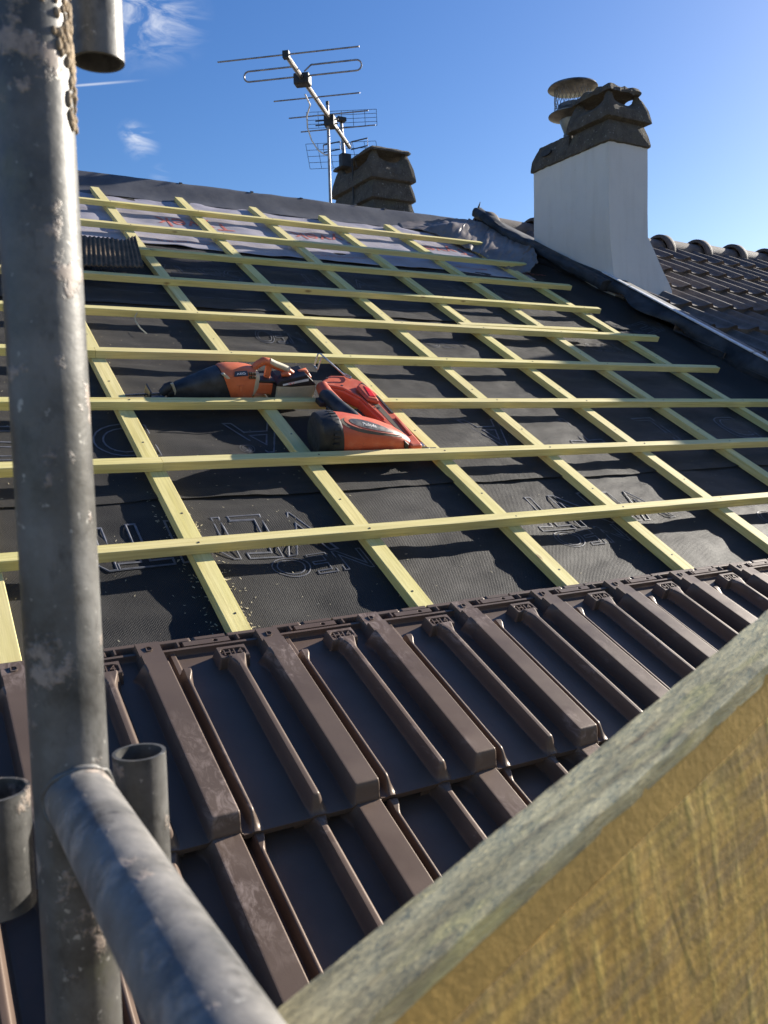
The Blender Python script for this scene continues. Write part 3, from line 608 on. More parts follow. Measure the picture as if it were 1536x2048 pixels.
def tier(x0, x1, y0, y1, z0, z1, fl=0.014, top=0.022, n=12, jit=0.005, seed=0, scal=0.0, wall=0.045):
    m = MB(); H = z1 - z0; R = []
    for q, d in ((-0.06, -0.012), (0.0, fl), (0.10, fl), (0.45, fl * 0.35), (0.8, -top * 0.55), (0.93, -top * 0.85), (1.0, -top)):
        zf = (lambda s, t, q=q: -scal * max(0, (q - 0.35) / 0.65) * math.sin(math.pi * t) ** 0.6 * (0.1 < t < 0.9)) if scal else None
        R.append(rect_ring(x0 - d, x1 + d, y0 - d, y1 + d, z0 + H * q, n, jit, seed, zf))
    if scal:
        R.append(rect_ring(x0 + wall, x1 - wall, y0 + wall, y1 - wall, z1, n, jit * .5, seed + 3, lambda s, t: -scal * math.sin(math.pi * t) ** 0.6 * (0.1 < t < 0.9)))
        R.append(rect_ring(x0 + wall, x1 - wall, y0 + wall, y1 - wall, z0 + H * 0.25, n, 0.0, seed + 3))
    return m.loft(R)
def slab(x0, x1, y0, y1, z0, z1, jit=0.010, seed=0, n=12, bite=0.0):
    zf = (lambda s, t: bite * nz(s * 3.7 + t * 4, seed)) if bite else None
    return MB().loft([rect_ring(x0 + .03, x1 - .03, y0 + .03, y1 - .03, z0 + .004, n, jit * .5, seed), rect_ring(x0, x1, y0, y1, z0, n, jit, seed), rect_ring(x0, x1, y0, y1, (z0+z1)/2, n, jit, seed + 2), rect_ring(x0 + .012, x1 - .012, y0 + .012, y1 - .012, z1, n, jit, seed + 4, zf), rect_ring(x0 + .06, x1 - .06, y0 + .06, y1 - .06, z1 + .004, n, jit, seed + 5, zf)])
def white_chimney():
    t = thing('chimney', 'white painted chimney with crumbling concrete top on the neighbouring roof', 'chimney', Matrix.Translation((3.03, 2.35, 1.2)))
    off = Vector((-3.03, -2.35, -1.2)); x0, x1, y0, y1 = 2.885, 3.176, 2.04, 2.665
    m = MB(); R = []
    for z, dx, dl, dy in ((0.9, 0.20, -0.02, 0.02), (1.20, 0.178, -0.028, 0.012), (1.235, 0.158, -0.026, 0.010), (1.30, 0.117, -0.02, 0.006), (1.40, 0.055, -0.010, 0.002), (1.46, 0.018, -0.004, 0), (1.485, 0.001, 0, 0), (1.62, 0, 0, 0), (1.80, 0, 0, 0), (1.957, 0, 0, 0)):
        R.append([p + off for p in rect_ring(x0 - dl, x1 + dx, y0 - dy, y1 + dy, z, 8, 0.003, 2)])
    m.loft(R); m.build('stack', M['render'], t, smooth=18)
    def cc(mb, nm): mb.v = [tuple(Vector(p) + off) for p in mb.v]; return mb.build(nm, M['conc'], t, smooth=25)
    cc(tier(x0, x1, 2.352, y1, 1.958, 2.092, 0.012, 0.025, seed=2), 'concrete_block'); cc(tier(x0, x1, y0, 2.346, 1.958, 2.085, 0.013, 0.018, seed=5), 'concrete_block')
    cc(tier(x0, x1, y0, 2.346, 2.083, 2.232, 0.015, 0.030, seed=8, scal=0.062), 'concrete_block')
    cc(slab(x0 + .008, x1 - .035, y0 + .008, 2.335, 2.228, 2.264, 0.013, 3, bite=0.03), 'broken_cap')
    b = MB(); b.loft([[Vector((2.8775 - d, 2.53 + 0.048 * math.cos(a), 2.032 + 0.016 * math.sin(a))) + off for a in frange(0, 2 * math.pi * 11 / 12, 11)] for d in (0.0, 0.010)]); b.build('smoke_hole', M['blk'], t)
    f = thing('flue_cowl', 'round metal flue cowl with two discs and wire cage beside the broken concrete cap', 'flue cowl', Matrix.Translation((3.03, 2.475, 2.08)))
    def rot(prof, nm, mat, n=28):
        q = MB(); q.loft([[(r * math.cos(2*math.pi*k/n), r * math.sin(2*math.pi*k/n), z) for k in range(n)] for r, z in prof]); return q.build(nm, mat, f, smooth=40)
    rot([(0.055, -0.02), (0.055, 0.06)], 'flue_pipe', M['stainless']); rot([(0.045, 0.05), (0.075, 0.135), (0.075, 0.14), (0.02, 0.14)], 'lower_cone', M['stainless']); rot([(0.07, 0.138), (0.140, 0.165), (0.140, 0.169), (0.09, 0.20), (0.085, 0.225), (0.02, 0.228)], 'lower_disc', M['stainless'])
    rot([(0.02, 0.300), (0.140, 0.315), (0.143, 0.318), (0.136, 0.328), (0.05, 0.345), (0.01, 0.348)], 'upper_disc', M['stainless'])
    w = MB()
    for k in range(26):
        for s in (1, -1): w.tube([(0.105 * math.cos(2*math.pi*(k + s*q*2.2)/26), 0.105 * math.sin(2*math.pi*(k + s*q*2.2)/26), 0.195 + 0.12 * q) for q in (0, .5, 1)], 0.0012, 4)
    w.build('wire_cage', M['stainless'], f)
white_chimney()
def dark_chimney():
    t = thing('chimney', 'dark concrete block chimney with slotted top behind the aerial', 'chimney', Matrix.Translation((2.46, 3.83, 1.5)))
    off = Vector((-2.46, -3.83, -1.5)); x0, x1, y0, y1 = 2.298, 2.612, 3.555, 4.11
    def cc(mb, nm): mb.v = [tuple(Vector(p) + off) for p in mb.v]; return mb.build(nm, M['conc'], t, smooth=25)
    for k, (a, b) in enumerate(((1.3, 1.55), (1.545, 1.72), (1.715, 1.85), (1.845, 1.98), (1.976, 2.106))): cc(tier(x0, x1, y0, y1, a, b, 0.014, 0.012, seed=20 + k), 'concrete_block')
    cc(tier(x0, x1, y0, y1, 2.102, 2.286, 0.016, 0.026, seed=31, scal=0.066), 'concrete_block'); cc(slab(x0 + .0, x1 - .01, y0 + .0, y1 - .0, 2.281, 2.306, 0.006, 9), 'cap_slab')
    m = MB(); m.tube([Vector((2.29, 3.80, z)) + off for z in (1.6, 1.98, 2.28)], 0.006, 6); m.build('downlead', M['blk'], t)
dark_chimney()

# ------------------------------------------------------------------ aerials
def aerials():
    mast = Vector((1.905, 3.50, 0)); b0 = Vector((0, 0, 1.4))
    CW = cam_o.matrix_world.translation; Rw = RX.to_3x3()
    def at(px, py, depth):                                # a point of the aerial at its measured distance
        d = Rw @ (Rr * ((px - 768) / 1748.25) + Rd * ((py - 1024) / 1748.25) + Rf); return CW + d * depth
    foot = at(661, 410, 5.25); ax, ay = foot.x, foot.y
    t = thing('aerial_mast', 'thin upright aerial mast beside the dark chimney', 'mast', Matrix.Translation((ax, ay, foot.z - 0.6)))
    topz = at(655, 211, 5.25).z
    m = MB(); m.tube([(0, 0, 0), (0, 0, topz - foot.z + 0.6)], 0.0085, 10); m.build('pole', M['alu'], t, smooth=40)
    c = MB(); c.tube([(0, 0, topz - foot.z + 0.585), (0, 0, topz - foot.z + 0.605)], 0.011, 8); c.build('end_cap', M['blk'], t)
    az = rad(40.5); bd = Vector((math.sin(az), math.cos(az), 0)); ed = Vector((math.cos(az), -math.sin(az), 0))
    cen = at(660, 238, 5.22); cen.z = at(660, 238, 5.22).z
    y = thing('yagi_aerial', 'long aerial with folded dipole and straight rods pointing away over the ridge', 'aerial', Matrix.Translation(cen))
    def bx(px, py):                                       # along the boom where it crosses a given column
        best = min((abs((lambda w: 768 + 1748.25 * w[0] / w[2])(prj(cen + bd * s)) - px), s) for s in [x * 0.01 for x in range(-160, 120)]); return best[1]
    def prj(P):
        q = Rw.transposed() @ (P - CW); return (q.dot(Rr), q.dot(Rd), q.dot(Rf))
    s1, s2, s3, s4, s5, s6 = [bx(px, 0) for px in (574.7, 604.5, 633.4, 656.4, 676, 699)]
    m = MB(); m.tube([bd * (s1 - 0.03), bd * s6], 0.0125, 8); m.build('boom', M['alu'], y, smooth=40)
    for s, L in ((s1, 0.735), (s3, 0.50), (s4, 0.485), (s5, 0.475)):
        e = MB(); e.tube([bd * s + Vector((0, 0, .012)) - ed * L / 2, bd * s + Vector((0, 0, .012)) + ed * L / 2], 0.0039, 8); e.build('rod', M['alu'], y, smooth=40)
    e = MB(); L = 0.325; z1, z2 = 0.012, 0.066; P = bd * s2
    path = [P + ed * 0.02 + Vector((0, 0, z1))] + [P + ed * (L - .03) + Vector((0, 0, z1))] + [P + ed * (L - .03 + .027 * math.sin(a)) + Vector((0, 0, (z1 + z2) / 2 - .027 * math.cos(a))) for a in frange(0.3, math.pi - .3, 6)] + [P + ed * (L - .03) + Vector((0, 0, z2)), P + ed * 0.05 + Vector((0, 0, z2)), P + ed * 0.012 + Vector((0, 0, z2 - .03))]
    e.tube(path, 0.0045, 8); e.tube([p - 2 * ed * (p - P).dot(ed) for p in path], 0.0045, 8); e.build('folded_dipole', M['alu'], y, smooth=40)
    k = MB(); Mx = Matrix.Translation(P) @ Matrix(((bd.x, ed.x, 0), (bd.y, ed.y, 0), (0, 0, 1))).to_4x4(); k.box((-0.03, -0.042, -0.035), (0.035, 0.042, 0.022), Mx); k.build('junction_box', M['blk'], y, bevel=0.006)
    Q = bd * s1; Mq = Matrix.Translation(Q) @ Matrix(((bd.x, ed.x, 0), (bd.y, ed.y, 0), (0, 0, 1))).to_4x4(); k = MB(); k.box((-0.035, -0.016, -0.016), (-0.005, 0.016, 0.018), Mq); k.build('end_bracket', M['blk'], y)
    k = MB(); k.box((-0.035, -0.03, -0.045), (0.045, 0.03, 0.012), Matrix(((bd.x, ed.x, 0), (bd.y, ed.y, 0), (0, 0, 1))).to_4x4())
    for z in (-0.03, -0.005): k.tube([-ed * 0.09 + Vector((0, 0, z)), ed * 0.05 + Vector((0, 0, z))], 0.004, 6)
    k.build('mast_clamp', M['blk'], y)
    cb = MB(); pts = [at(*q) for q in ((609, 185, 4.75), (614, 200, 4.8), (625, 213, 4.9), (618, 212, 5.0), (612, 230, 5.1), (613, 255, 5.15), (622, 282, 5.2), (636, 303, 5.2), (650, 313, 5.23), (663, 308, 5.24))]; pts = [pts[max(0, i - 1)] * 0.25 + pts[i] * 0.5 + pts[min(len(pts) - 1, i + 1)] * 0.25 for i in range(len(pts))]; pts = [q_ for a_, b_ in zip(pts, pts[1:]) for q_ in (a_, a_.lerp(b_, .5))] + [pts[-1]]; cb.tube([p - cen for p in pts], 0.0042, 6); cb.build('cable', M['cable'], y, smooth=40)
    # panel aerial on a short stub behind
    pc = at(684, 262, 5.75); g = thing('panel_aerial', 'wire grid panel aerial half hidden by the dark chimney', 'aerial', Matrix.Translation(pc))
    e2 = Vector((math.cos(rad(33)), -math.sin(rad(33)), 0)); tl = Vector((0, 0, 1))
    def grid(px, w, h, lean, nm):
        o = at(*px) - pc; r = MB(); up = (tl + e2 * lean).normalized()
        for i in range(5): r.tube([o + up * h * i / 4 - e2 * w / 2, o + up * h * i / 4 + e2 * w / 2], 0.0017, 4)
        for i in range(7): r.tube([o - e2 * (w / 2 - w * i / 6), o - e2 * (w / 2 - w * i / 6) + up * h], 0.0017, 4)
        r.build(nm, M['darksteel'], g)
    grid((684, 254, 5.85), 0.47, 0.105, -0.02, 'reflector_grid'); grid((690, 335, 5.85), 0.47, 0.165, -0.15, 'reflector_grid')
    s = MB(); s.tube([at(690, 330, 5.75) - pc, at(682, 240, 5.75) - pc], 0.011, 8); s.build('stub', M['alu'], g, smooth=40)
    s = MB(); a = at(682, 239, 5.72) - pc; s.box((a.x - .03, a.y - .02, a.z - .012), (a.x + .03, a.y + .02, a.z + .012)); s.build('bracket', M['blk'], g); s = MB(); a = at(688, 318, 5.7) - pc; s.box((a.x - .025, a.y - .025, a.z - .05), (a.x + .04, a.y + .025, a.z + .03)); s.build('bracket', M['blk'], g)
    for pa, pb in (((647, 290), (680, 283)), ((702, 284), (735, 276))):
        l = MB(); A = at(*pa, 5.7) - pc; B = at(*pb, 5.7) - pc; dz = Vector((0, 0, -0.048)); l.tube([A, B, B + dz, A + dz, A], 0.0045, 6); l.build('loop_dipole', M['darksteel'], g)
aerials()

# ------------------------------------------------------------------ scaffold
def hollow(m, a, b, r, w=0.0035, n=32):
    a = Vector(a); b = Vector(b); d = (b - a).normalized(); u = d.orthogonal().normalized(); v = d.cross(u)
    ring = lambda p, rr: [p + (u * math.cos(2*math.pi*k/n) + v * math.sin(2*math.pi*k/n)) * rr for k in range(n)]
    L = (b - a).length; ns = 10; out = [ring(a + d * L * i / ns, r * (1 + 0.006 * nz(i * 1.7, a.x * 9))) for i in range(ns + 1)]
    m.loft(out + [ring(b, r - w), ring(a, r - w), out[0]], caps=False); return m
def scaffold():
    PX, PY = -0.4635, -0.890
    t = thing('scaffold', 'galvanised scaffold pole with welded side tube and stub sleeves', 'scaffold', Matrix.Translation((PX, PY, -6)))
    o = Vector((-PX, -PY, 6))
    hollow(MB(), Vector((PX, PY, -6)) + o, Vector((PX, PY, 1.6)) + o, 0.0242).build('post', M['zinc'], t, smooth=40)
    hollow(MB(), Vector((-0.4615, PY - 0.012, 0.1755)) + o, Vector((-0.4600, -2.1, 0.1765)) + o, 0.0214).build('cross_tube', M['zinc_pale'], t, smooth=40)
    w = MB(); pts = []
    for k in range(40):
        a = 2 * math.pi * k / 40; y = PY - math.sqrt(max(0, 0.0242 ** 2 - (0.0216 * math.cos(a)) ** 2)) - 0.001; pts.append(Vector((-0.4615 + 0.0216 * math.cos(a), y + 0.0005, 0.1755 + 0.0218 * math.sin(a))) + o)
    w.tube(pts + [pts[0]], [0.0021 + 0.0018 * nz(i * .9, 3) for i in range(41)], 8); w.build('weld', M['zinc'], t, smooth=60)
    for nm, x, y, z0, z1, r in (('stub_sleeve', -0.404, -0.829, 0.080, 0.1705, 0.0197), ('stub_sleeve', -0.507, -0.846, 0.088, 0.1700, 0.0235)):
        s = hollow(MB(), Vector((x, y, z0)) + o, Vector((x, y, z1)) + o, r, 0.0028).build(nm, M['zinc'], t, smooth=40)
        if x < PX: continue
        f = MB(); f.box((min(x, PX) , min(y, PY) + .012, z0 + .02), (max(x, PX), max(y, PY) - .012, z0 + .03)); f.v = [tuple(Vector(p) + o) for p in f.v]; f.build('weld_plate', M['zinc'], t)
    hollow(MB(), Vector((-0.4125, -0.846, 0.664)) + o, Vector((-0.4125, -0.846, 1.2)) + o, 0.0178, 0.0028).build('hanging_sleeve', M['zinc'], t, smooth=40)
    c = MB(); rnd = random.Random(8)
    for k in range(620):                                  # mortar splashed on the side of the post
        z = 0.598 + 0.17 * rnd.random(); w = max(0.15, (z - 0.598) / 0.17)
        a = rad(-12 - min(78, 300 * w * w + 24) * rnd.random())
        if nz(z * 42, a * 2.6, 2) < -0.02 and rnd.random() < 0.85: continue
        s = rnd.uniform(0.0010, 0.0034); p = Vector((PX + 0.0245 * math.cos(a), PY + 0.0245 * math.sin(a), z)) + o
        q = bmesh.new(); bmesh.ops.create_icosphere(q, subdivisions=2, radius=1); 
        c.add([p + Vector((v.co.x * s * .6, v.co.y * s * .6, v.co.z * s * 1.15)) * (1 + 0.35 * nz(v.co.x * 2 + k, v.co.y * 2, v.co.z * 2)) for v in q.verts], [tuple(v.index for v in f.verts) for f in q.faces]); q.free()
    c.build('mortar_crust', M['mortar'], t, smooth=180)
scaffold()
def board():
    dw = Vector((0.95320881, 0.16244211, 0.2549618)); e1 = Vector((0.16799413, -0.985788, 0)); e2 = e1.cross(dw)
    P0 = Vector((-0.29464, -1.131215, 0.1995214)); Mb = Matrix((dw, -e1, e2)).transposed().to_4x4(); Mb.translation = P0
    t = thing('scaffold_board', 'rough sawn ochre plank rising across the lower right foreground', 'plank', Mb)
    def strip(pts, nm, mat, lo=-0.149, hi=1.7, nn=150, rough=0.0):
        rings = []
        for i in range(nn + 1):
            x = lo + (hi - lo) * i / nn; rings.append([(x, y + rough * nz(x * 60, k * 5.0, 1) * (1 + 1.2 * (nz(x * 11, k) > .25)), z + rough * nz(x * 55, k * 5.0, 4)) for k, (y, z) in enumerate(pts)])
        return MB().loft(rings).build(nm, mat, t, smooth=30)
    strip([(-0.0378, 0.0005), (-0.030, 0.0012), (-0.015, 0.0), (-0.001, 0.0006), (0.0, -0.010), (-0.0372, -0.010)], 'weathered_edge', M['board_top'], rough=0.0011)
    strip([(-0.0372, -0.0012), (-0.0365, -0.0335), (-0.001, -0.0335), (-0.001, -0.0098), (-0.036, -0.0098)], 'smooth_band', M['board_band'], nn=60)
    strip([(-0.0370, -0.0338), (-0.046, -0.10), (-0.056, -0.20), (-0.001, -0.20), (-0.001, -0.0338), (-0.037, -0.0338)], 'sawn_face', M['board_face'], rough=0.0006)
board()

# ------------------------------------------------------------------ power tools
def ring_se(c, ry, rz, n=20, e=2.6, tilt=0.0):            # superellipse in the local y-z plane at x = c[0]
    r = []
    for k in range(n):
        a = 2 * math.pi * k / n; ca, sa = math.cos(a), math.sin(a)
        y = ry * math.copysign(abs(ca) ** (2 / e), ca); z = rz * math.copysign(abs(sa) ** (2 / e), sa); r.append((c[0] + tilt * z, c[1] + y, c[2] + z))
    return r
def saw():
    U0, V0, Hb = 0.35, 1.128, -0.018
    t = thing('reciprocating_saw', 'orange and black cordless saw lying behind the third batten', 'power tool', on_roof(U0, V0, Hb))
    def p(l): return [(u - U0, h - Hb) for u, h in l]
    f = lambda a, b, d: (a, d, b)
    def lo(sec, e=2.8, n=22): return MB().loft([ring_se((u - U0, dv, (a + b) / 2 - Hb), w, (b - a) / 2, n, e, tl) for u, a, b, w, dv, tl in sec])
    lo([(0.168, -0.012, 0.030, 0.020, 0, 0), (0.178, -0.016, 0.039, 0.026, 0, 0), (0.207, -0.017, 0.051, 0.031, 0, 0), (0.255, -0.018, 0.072, 0.038, 0, -.05), (0.300, -0.018, 0.087, 0.042, 0, -.25), (0.318, -0.018, 0.0875, 0.042, 0, -.45), (0.332, -0.018, 0.085, 0.042, 0, -.5)]).build('rubber_boot', M['blk_dust'], t, smooth=40)
    lo([(0.318, -0.0165, 0.0895, 0.0435, 0, -.45), (0.326, -0.0175, 0.0925, 0.046, 0, -.48), (0.345, -0.018, 0.096, 0.046, 0, -.40), (0.372, -0.017, 0.0965, 0.044, 0, -.2), (0.388, -0.012, 0.0945, 0.040, 0, -.1), (0.400, 0.002, 0.091, 0.034, 0, 0)], 3.2).build('gear_housing', M['orange'], t, smooth=40)
    lo([(0.388, -0.006, 0.087, 0.036, 0, 0), (0.404, 0.004, 0.0855, 0.034, 0, 0), (0.416, 0.018, 0.078, 0.026, 0, 0)], 3).build('rear_collar', M['batt'], t, smooth=40)
    # D handle (open loop), lower body and battery
    h = MB(); hp = [(0.402, 0.088), (0.414, 0.100), (0.430, 0.110), (0.446, 0.107), (0.466, 0.098), (0.490, 0.090), (0.512, 0.081), (0.527, 0.072)]
    h.tube([(u - U0, 0, b - Hb) for u, b in hp], [0.010, 0.0115, 0.0125, 0.0125, 0.0115, 0.011, 0.011, 0.010], 12); h.tube([(0.449 - U0, 0, 0.106 - Hb), (0.4485 - U0, 0, 0.085 - Hb), (0.447 - U0, 0, 0.052 - Hb)], 0.010, 10); h.build('handle', M['orange'], t, smooth=60)
    g = MB(); g.tube([(u - U0, -0.002, b - Hb + 0.0035) for u, b in hp[3:7]], 0.0105, 10); g.build('grip', M['batt'], t, smooth=60)
    MB().prism(p([(0.388, 0.054), (0.462, 0.052), (0.470, 0.012), (0.400, 0.016)]), -0.026, 0.026, f).build('lower_body', M['orange'], t, bevel=0.006)
    MB().prism(p([(0.384, 0.062), (0.464, 0.060), (0.470, 0.051), (0.390, 0.052)]), -0.027, 0.027, f).build('rubber_strip', M['blk'], t, bevel=0.003)
    MB().prism(p([(0.460, 0.050), (0.474, 0.046), (0.482, 0.013), (0.472, -0.010), (0.459, -0.004)]), -0.03, 0.03, f).build('battery_foot', M['blk'], t, bevel=0.003)
    b = MB().prism(p([(0.470, 0.046), (0.513, 0.044), (0.592, 0.052), (0.597, 0.040), (0.592, -0.013), (0.472, -0.013)]), -0.036, 0.034, f).build('battery', M['batt'], t, bevel=0.004)
    MB().prism(p([(0.466, 0.052), (0.478, 0.064), (0.560, 0.084), (0.594, 0.055), (0.594, 0.051), (0.516, 0.045), (0.470, 0.047)]), -0.037, 0.035, f).build('latch_cover', M['blk'], b, bevel=0.004)
    l = MB(); l.prism(p([(0.486, 0.054), (0.566, 0.0735), (0.567, 0.066), (0.487, 0.049)]), -0.0385, -0.036, f); l.build('white_label', M['white'], b)
    for dx, s, mt in ((0.0, '18 V', 'redlens'),):
        vs, fs = mesh_data(text_mesh(s, 0.011)); a = math.atan2(0.0195, 0.08); cx, cz = 0.512 - U0, 0.0565 - Hb
        MB().add([(cx + q.x * math.cos(a) - q.y * math.sin(a), -0.0388, cz + q.x * math.sin(a) + q.y * math.cos(a)) for q in vs], fs).build('lettering', M[mt], b)
    c = MB(); c.tube([(0.487 - U0, -0.012, 0.073 - Hb), (0.500 - U0, -0.014, 0.078 - Hb), (0.513 - U0, -0.012, 0.072 - Hb)], [0.007, 0.009, 0.006], 10); c.build('release_button', M['orange'], b, smooth=60)
    c = MB(); c.tube([(0.546 - U0, 0.0, 0.078 - Hb), (0.566 - U0, 0.0, 0.0815 - Hb), (0.588 - U0, 0.0, 0.060 - Hb)], [0.006, 0.010, 0.006], 10); c.build('latch_edge', M['orange'], b, smooth=60)
    # logo plate on the slope of the housing: modelled on the upper front of the shell
    q = MB(); P = lambda u, h_, y: (u - U0, y, h_ - Hb)
    q.add([P(0.3275, 0.0790, -0.0452), P(0.3700, 0.0830, -0.0452), P(0.3690, 0.0930, -0.0330), P(0.3330, 0.0905, -0.0345)], [(0, 1, 2, 3)]); pl_ = q.build('logo_plate', M['dkgrey'], t); md = pl_.modifiers.new('t', 'SOLIDIFY'); md.thickness = 0.002; md.offset = 0
    vs, fs = mesh_data(text_mesh('AEG', 0.0125)); A = Vector(P(0.349, 0.0862, -0.0422)); ex = Vector((1, 0, 0.10)).normalized(); ey = Vector((0.05, 0.011, 0.0098)).normalized(); ey = (ey - ex * ey.dot(ex)).normalized(); nn = ex.cross(ey)
    if nn.y > 0: nn = -nn
    MB().add([A + ex * v.x * 1.15 + ey * v.y * 0.9 + nn * 0.0016 for v in vs], fs).build('lettering', M['white'], t)
    s = MB()
    for k in range(3): 
        for j in range(2): s.box((0.376 + k * 0.0075 - U0, -0.0435 + j * 0.004, 0.0715 + j * 0.010 - Hb), (0.3805 + k * 0.0075 - U0, -0.034 + j * 0.004, 0.0785 + j * 0.010 - Hb))
    s.build('vent_slot', M['tan'], t)
    w = MB(); w.prism(p([(0.291, 0.0835), (0.300, 0.0865), (0.322, 0.071), (0.314, 0.066)]), -0.0425, -0.030, f); w.build('lamp_window', M['batt'], t, bevel=0.002)
    k = MB(); k.tube([(0.3535 - U0, -0.045, 0.052 - Hb), (0.3535 - U0, -0.0455, 0.036 - Hb)], 0.0042, 8); k.build('side_clip', M['orange'], t, smooth=60)
    # front: shoe and blade clamp
    m = MB(); m.tube([(0.150 - U0, 0, 0.012 - Hb), (0.172 - U0, 0, 0.018 - Hb)], 0.022, 14); m.tube([(0.135 - U0, -0.012, 0.010 - Hb), (0.150 - U0, -0.014, 0.030 - Hb), (0.162 - U0, -0.010, 0.040 - Hb)], [0.012, 0.014, 0.008], 10); m.build('blade_clamp', M['blk'], t, smooth=50)
    m = MB(); m.prism(p([(0.154, 0.044), (0.163, 0.045), (0.168, 0.035), (0.180, 0.006), (0.172, 0.004), (0.160, 0.034)]), -0.022, -0.012, f); m.build('clamp_lever', M['batt'], t, bevel=0.002)
    m = MB(); m.prism(p([(0.096, -0.014), (0.0975, 0.022), (0.1005, 0.024), (0.102, -0.012), (0.150, -0.006), (0.150, -0.012)]), -0.032, 0.022, f); m.build('shoe', M['darksteel'], t)
    m = MB(); m.prism(p([(0.030, 0.001), (0.030, -0.003), (0.160, 0.0), (0.160, 0.009)]), -0.003, -0.0015, f); m.build('blade', M['steel'], t)
saw()
def nail_gun():
    U0, V0, Hb = 0.62, 0.80, -0.018
    t = thing('nail_gun', 'red cordless nail gun lying on its side across the second and third battens', 'power tool', on_roof(U0, V0, Hb))
    L = lambda u, v, h: (u - U0, v - V0, h - Hb)
    def lo(sec, e=2.5, n=26): return MB().loft([ring_se((u - U0, v - V0, c - Hb), w, h, n, e, tl) for u, v, c, w, h, tl in sec])
    # body: axis along u, lying between the second and third battens
    lo([(0.461, .795, .043, .044, .047, -.1), (0.470, .795, .044, .054, .058, -.12), (0.500, .795, .0455, .058, .062, -.16), (0.522, .795, .0455, .059, .0625, -.22), (0.528, .795, .0455, .057, .060, -.22)], 2.4).build('end_cap', M['blk'], t, smooth=40)
    r = MB()
    for k in range(11):
        a = rad(52 + k * 13); r.box((0.503 - U0, -0.003, -0.002), (0.522 - U0, 0.003, 0.002), Matrix.Translation((0, -0.005, 0.0455 - Hb)) @ Matrix.Rotation(a - rad(90), 4, 'X') @ Matrix.Translation((-0.01, 0, 0.062)))
    r.build('cap_rib', M['blk'], t)
    body = lo([(0.520, .795, .0455, .0565, .0590, -.25), (0.560, .795, .0435, .0560, .0570, -.22), (0.610, .793, .0395, .052, .0525, -.16), (0.660, .790, .0345, .047, .0455, -.10), (0.705, .786, .0280, .040, .0370, -.05), (0.735, .783, .0200, .033, .0290, 0), (0.753, .781, .0140, .028, .0240, 0)], 2.5, 28).build('body', M['red'], t, smooth=40)
    lo([(0.750, .781, .0135, .029, .0250, 0), (0.7535, .781, .0135, .0295, .0255, 0), (0.7545, .781, .0135, .028, .0240, 0)]).build('nose_ring', M['steel'], t, smooth=40)
    m = MB(); m.prism([(0.600 - U0, 0.012 - Hb), (0.74, 0), ], 0, 0, lambda a, b, d: (a, d, b)) if False else None
    # decal following the upper front of the shell
    def shell(u, a):                                      # a: angle round the body, 90 = top, towards 180 = camera side
        S_ = [(0.520, .795, .0455, .0565, .0590, -.25), (0.560, .795, .0435, .0560, .0570, -.22), (0.610, .793, .0395, .052, .0525, -.16), (0.660, .790, .0345, .047, .0455, -.10), (0.705, .786, .0280, .040, .0370, -.05), (0.735, .783, .0200, .033, .0290, 0), (0.753, .781, .0140, .028, .0240, 0)]
        for A, B in zip(S_, S_[1:]):
            if u <= B[0]: break
        q = (u - A[0]) / (B[0] - A[0]); s_ = [x + (y - x) * q for x, y in zip(A, B)]; ca, sa = math.cos(rad(a)), math.sin(rad(a)); e = 2.5
        y = s_[3] * math.copysign(abs(ca) ** (2 / e), ca); z = s_[4] * math.copysign(abs(sa) ** (2 / e), sa)
        return Vector(L(s_[0] + s_[5] * z, s_[1] + y, s_[2] + z))
    def patch(nm, mat, out, lift, parent=body):
        n = len(out); c = (sum(p[0] for p in out) / n, sum(p[1] for p in out) / n); rings = []
        for k in (1.0, 0.75, 0.5, 0.25, 0.03): rings.append([(c[0] + (u - c[0]) * k, c[1] + (a - c[1]) * k) for u, a in out])
        mid = Vector(L(0.62, .793, .035)); m = MB(); R = []
        for rg in rings: R.append([(lambda P: P + Vector((0, P.y - (-0.005), P.z - 0.055)).normalized() * lift)(shell(u, a)) for u, a in rg])
        m.loft(R, caps=False); return m.build(nm, mat, parent, smooth=60)
    def arc(u0, u1, a0, a1, n=26): 
        cu, ca_ = (u0 + u1) / 2, (a0 + a1) / 2; r = []
        for k in range(n):
            q = 2 * math.pi * k / n; x = math.cos(q); y = math.sin(q); taper = 1 - 0.42 * (x + 1) / 2; r.append((cu + (u1 - u0) / 2 * x, ca_ + 6 * (x) + (a1 - a0) / 2 * y * taper))
        return r
    patch('dark_band', M['tan'], arc(0.530, 0.722, 92, 160), 0.0008); patch('inner_band', M['red'], arc(0.541, 0.715, 92, 148), 0.0014); d = patch('decal', M['dkgrey'], arc(0.556, 0.690, 100, 140), 0.0020)
    vs, fs = mesh_data(text_mesh('Paslode', 0.0135)); MB().add([(lambda P: P + Vector((0, P.y + .005, P.z - .055)).normalized() * 0.0030)(shell(0.614 + p.x * 1.0 - 0, 119 + 1.5 - p.y * 1300)) for p in vs], fs).build('lettering', M['white'], d)
    g = MB(); g.prism([(0.724 - U0, 0.043 - Hb), (0.742 - U0, 0.030 - Hb), (0.740 - U0, 0.010 - Hb), (0.728 - U0, 0.020 - Hb)], -0.055, -0.030, lambda a, b, d_: (a, d_, b)); g.build('trigger_recess', M['blk'], body, bevel=0.003)
    g = MB(); g.tube([L(0.53, .736, .006), L(0.62, .738, .004), L(0.70, .742, .0), L(0.748, .748, .002)], [.004, .005, .005, .003], 8); g.build('seam_ridge', M['red'], body, smooth=60)
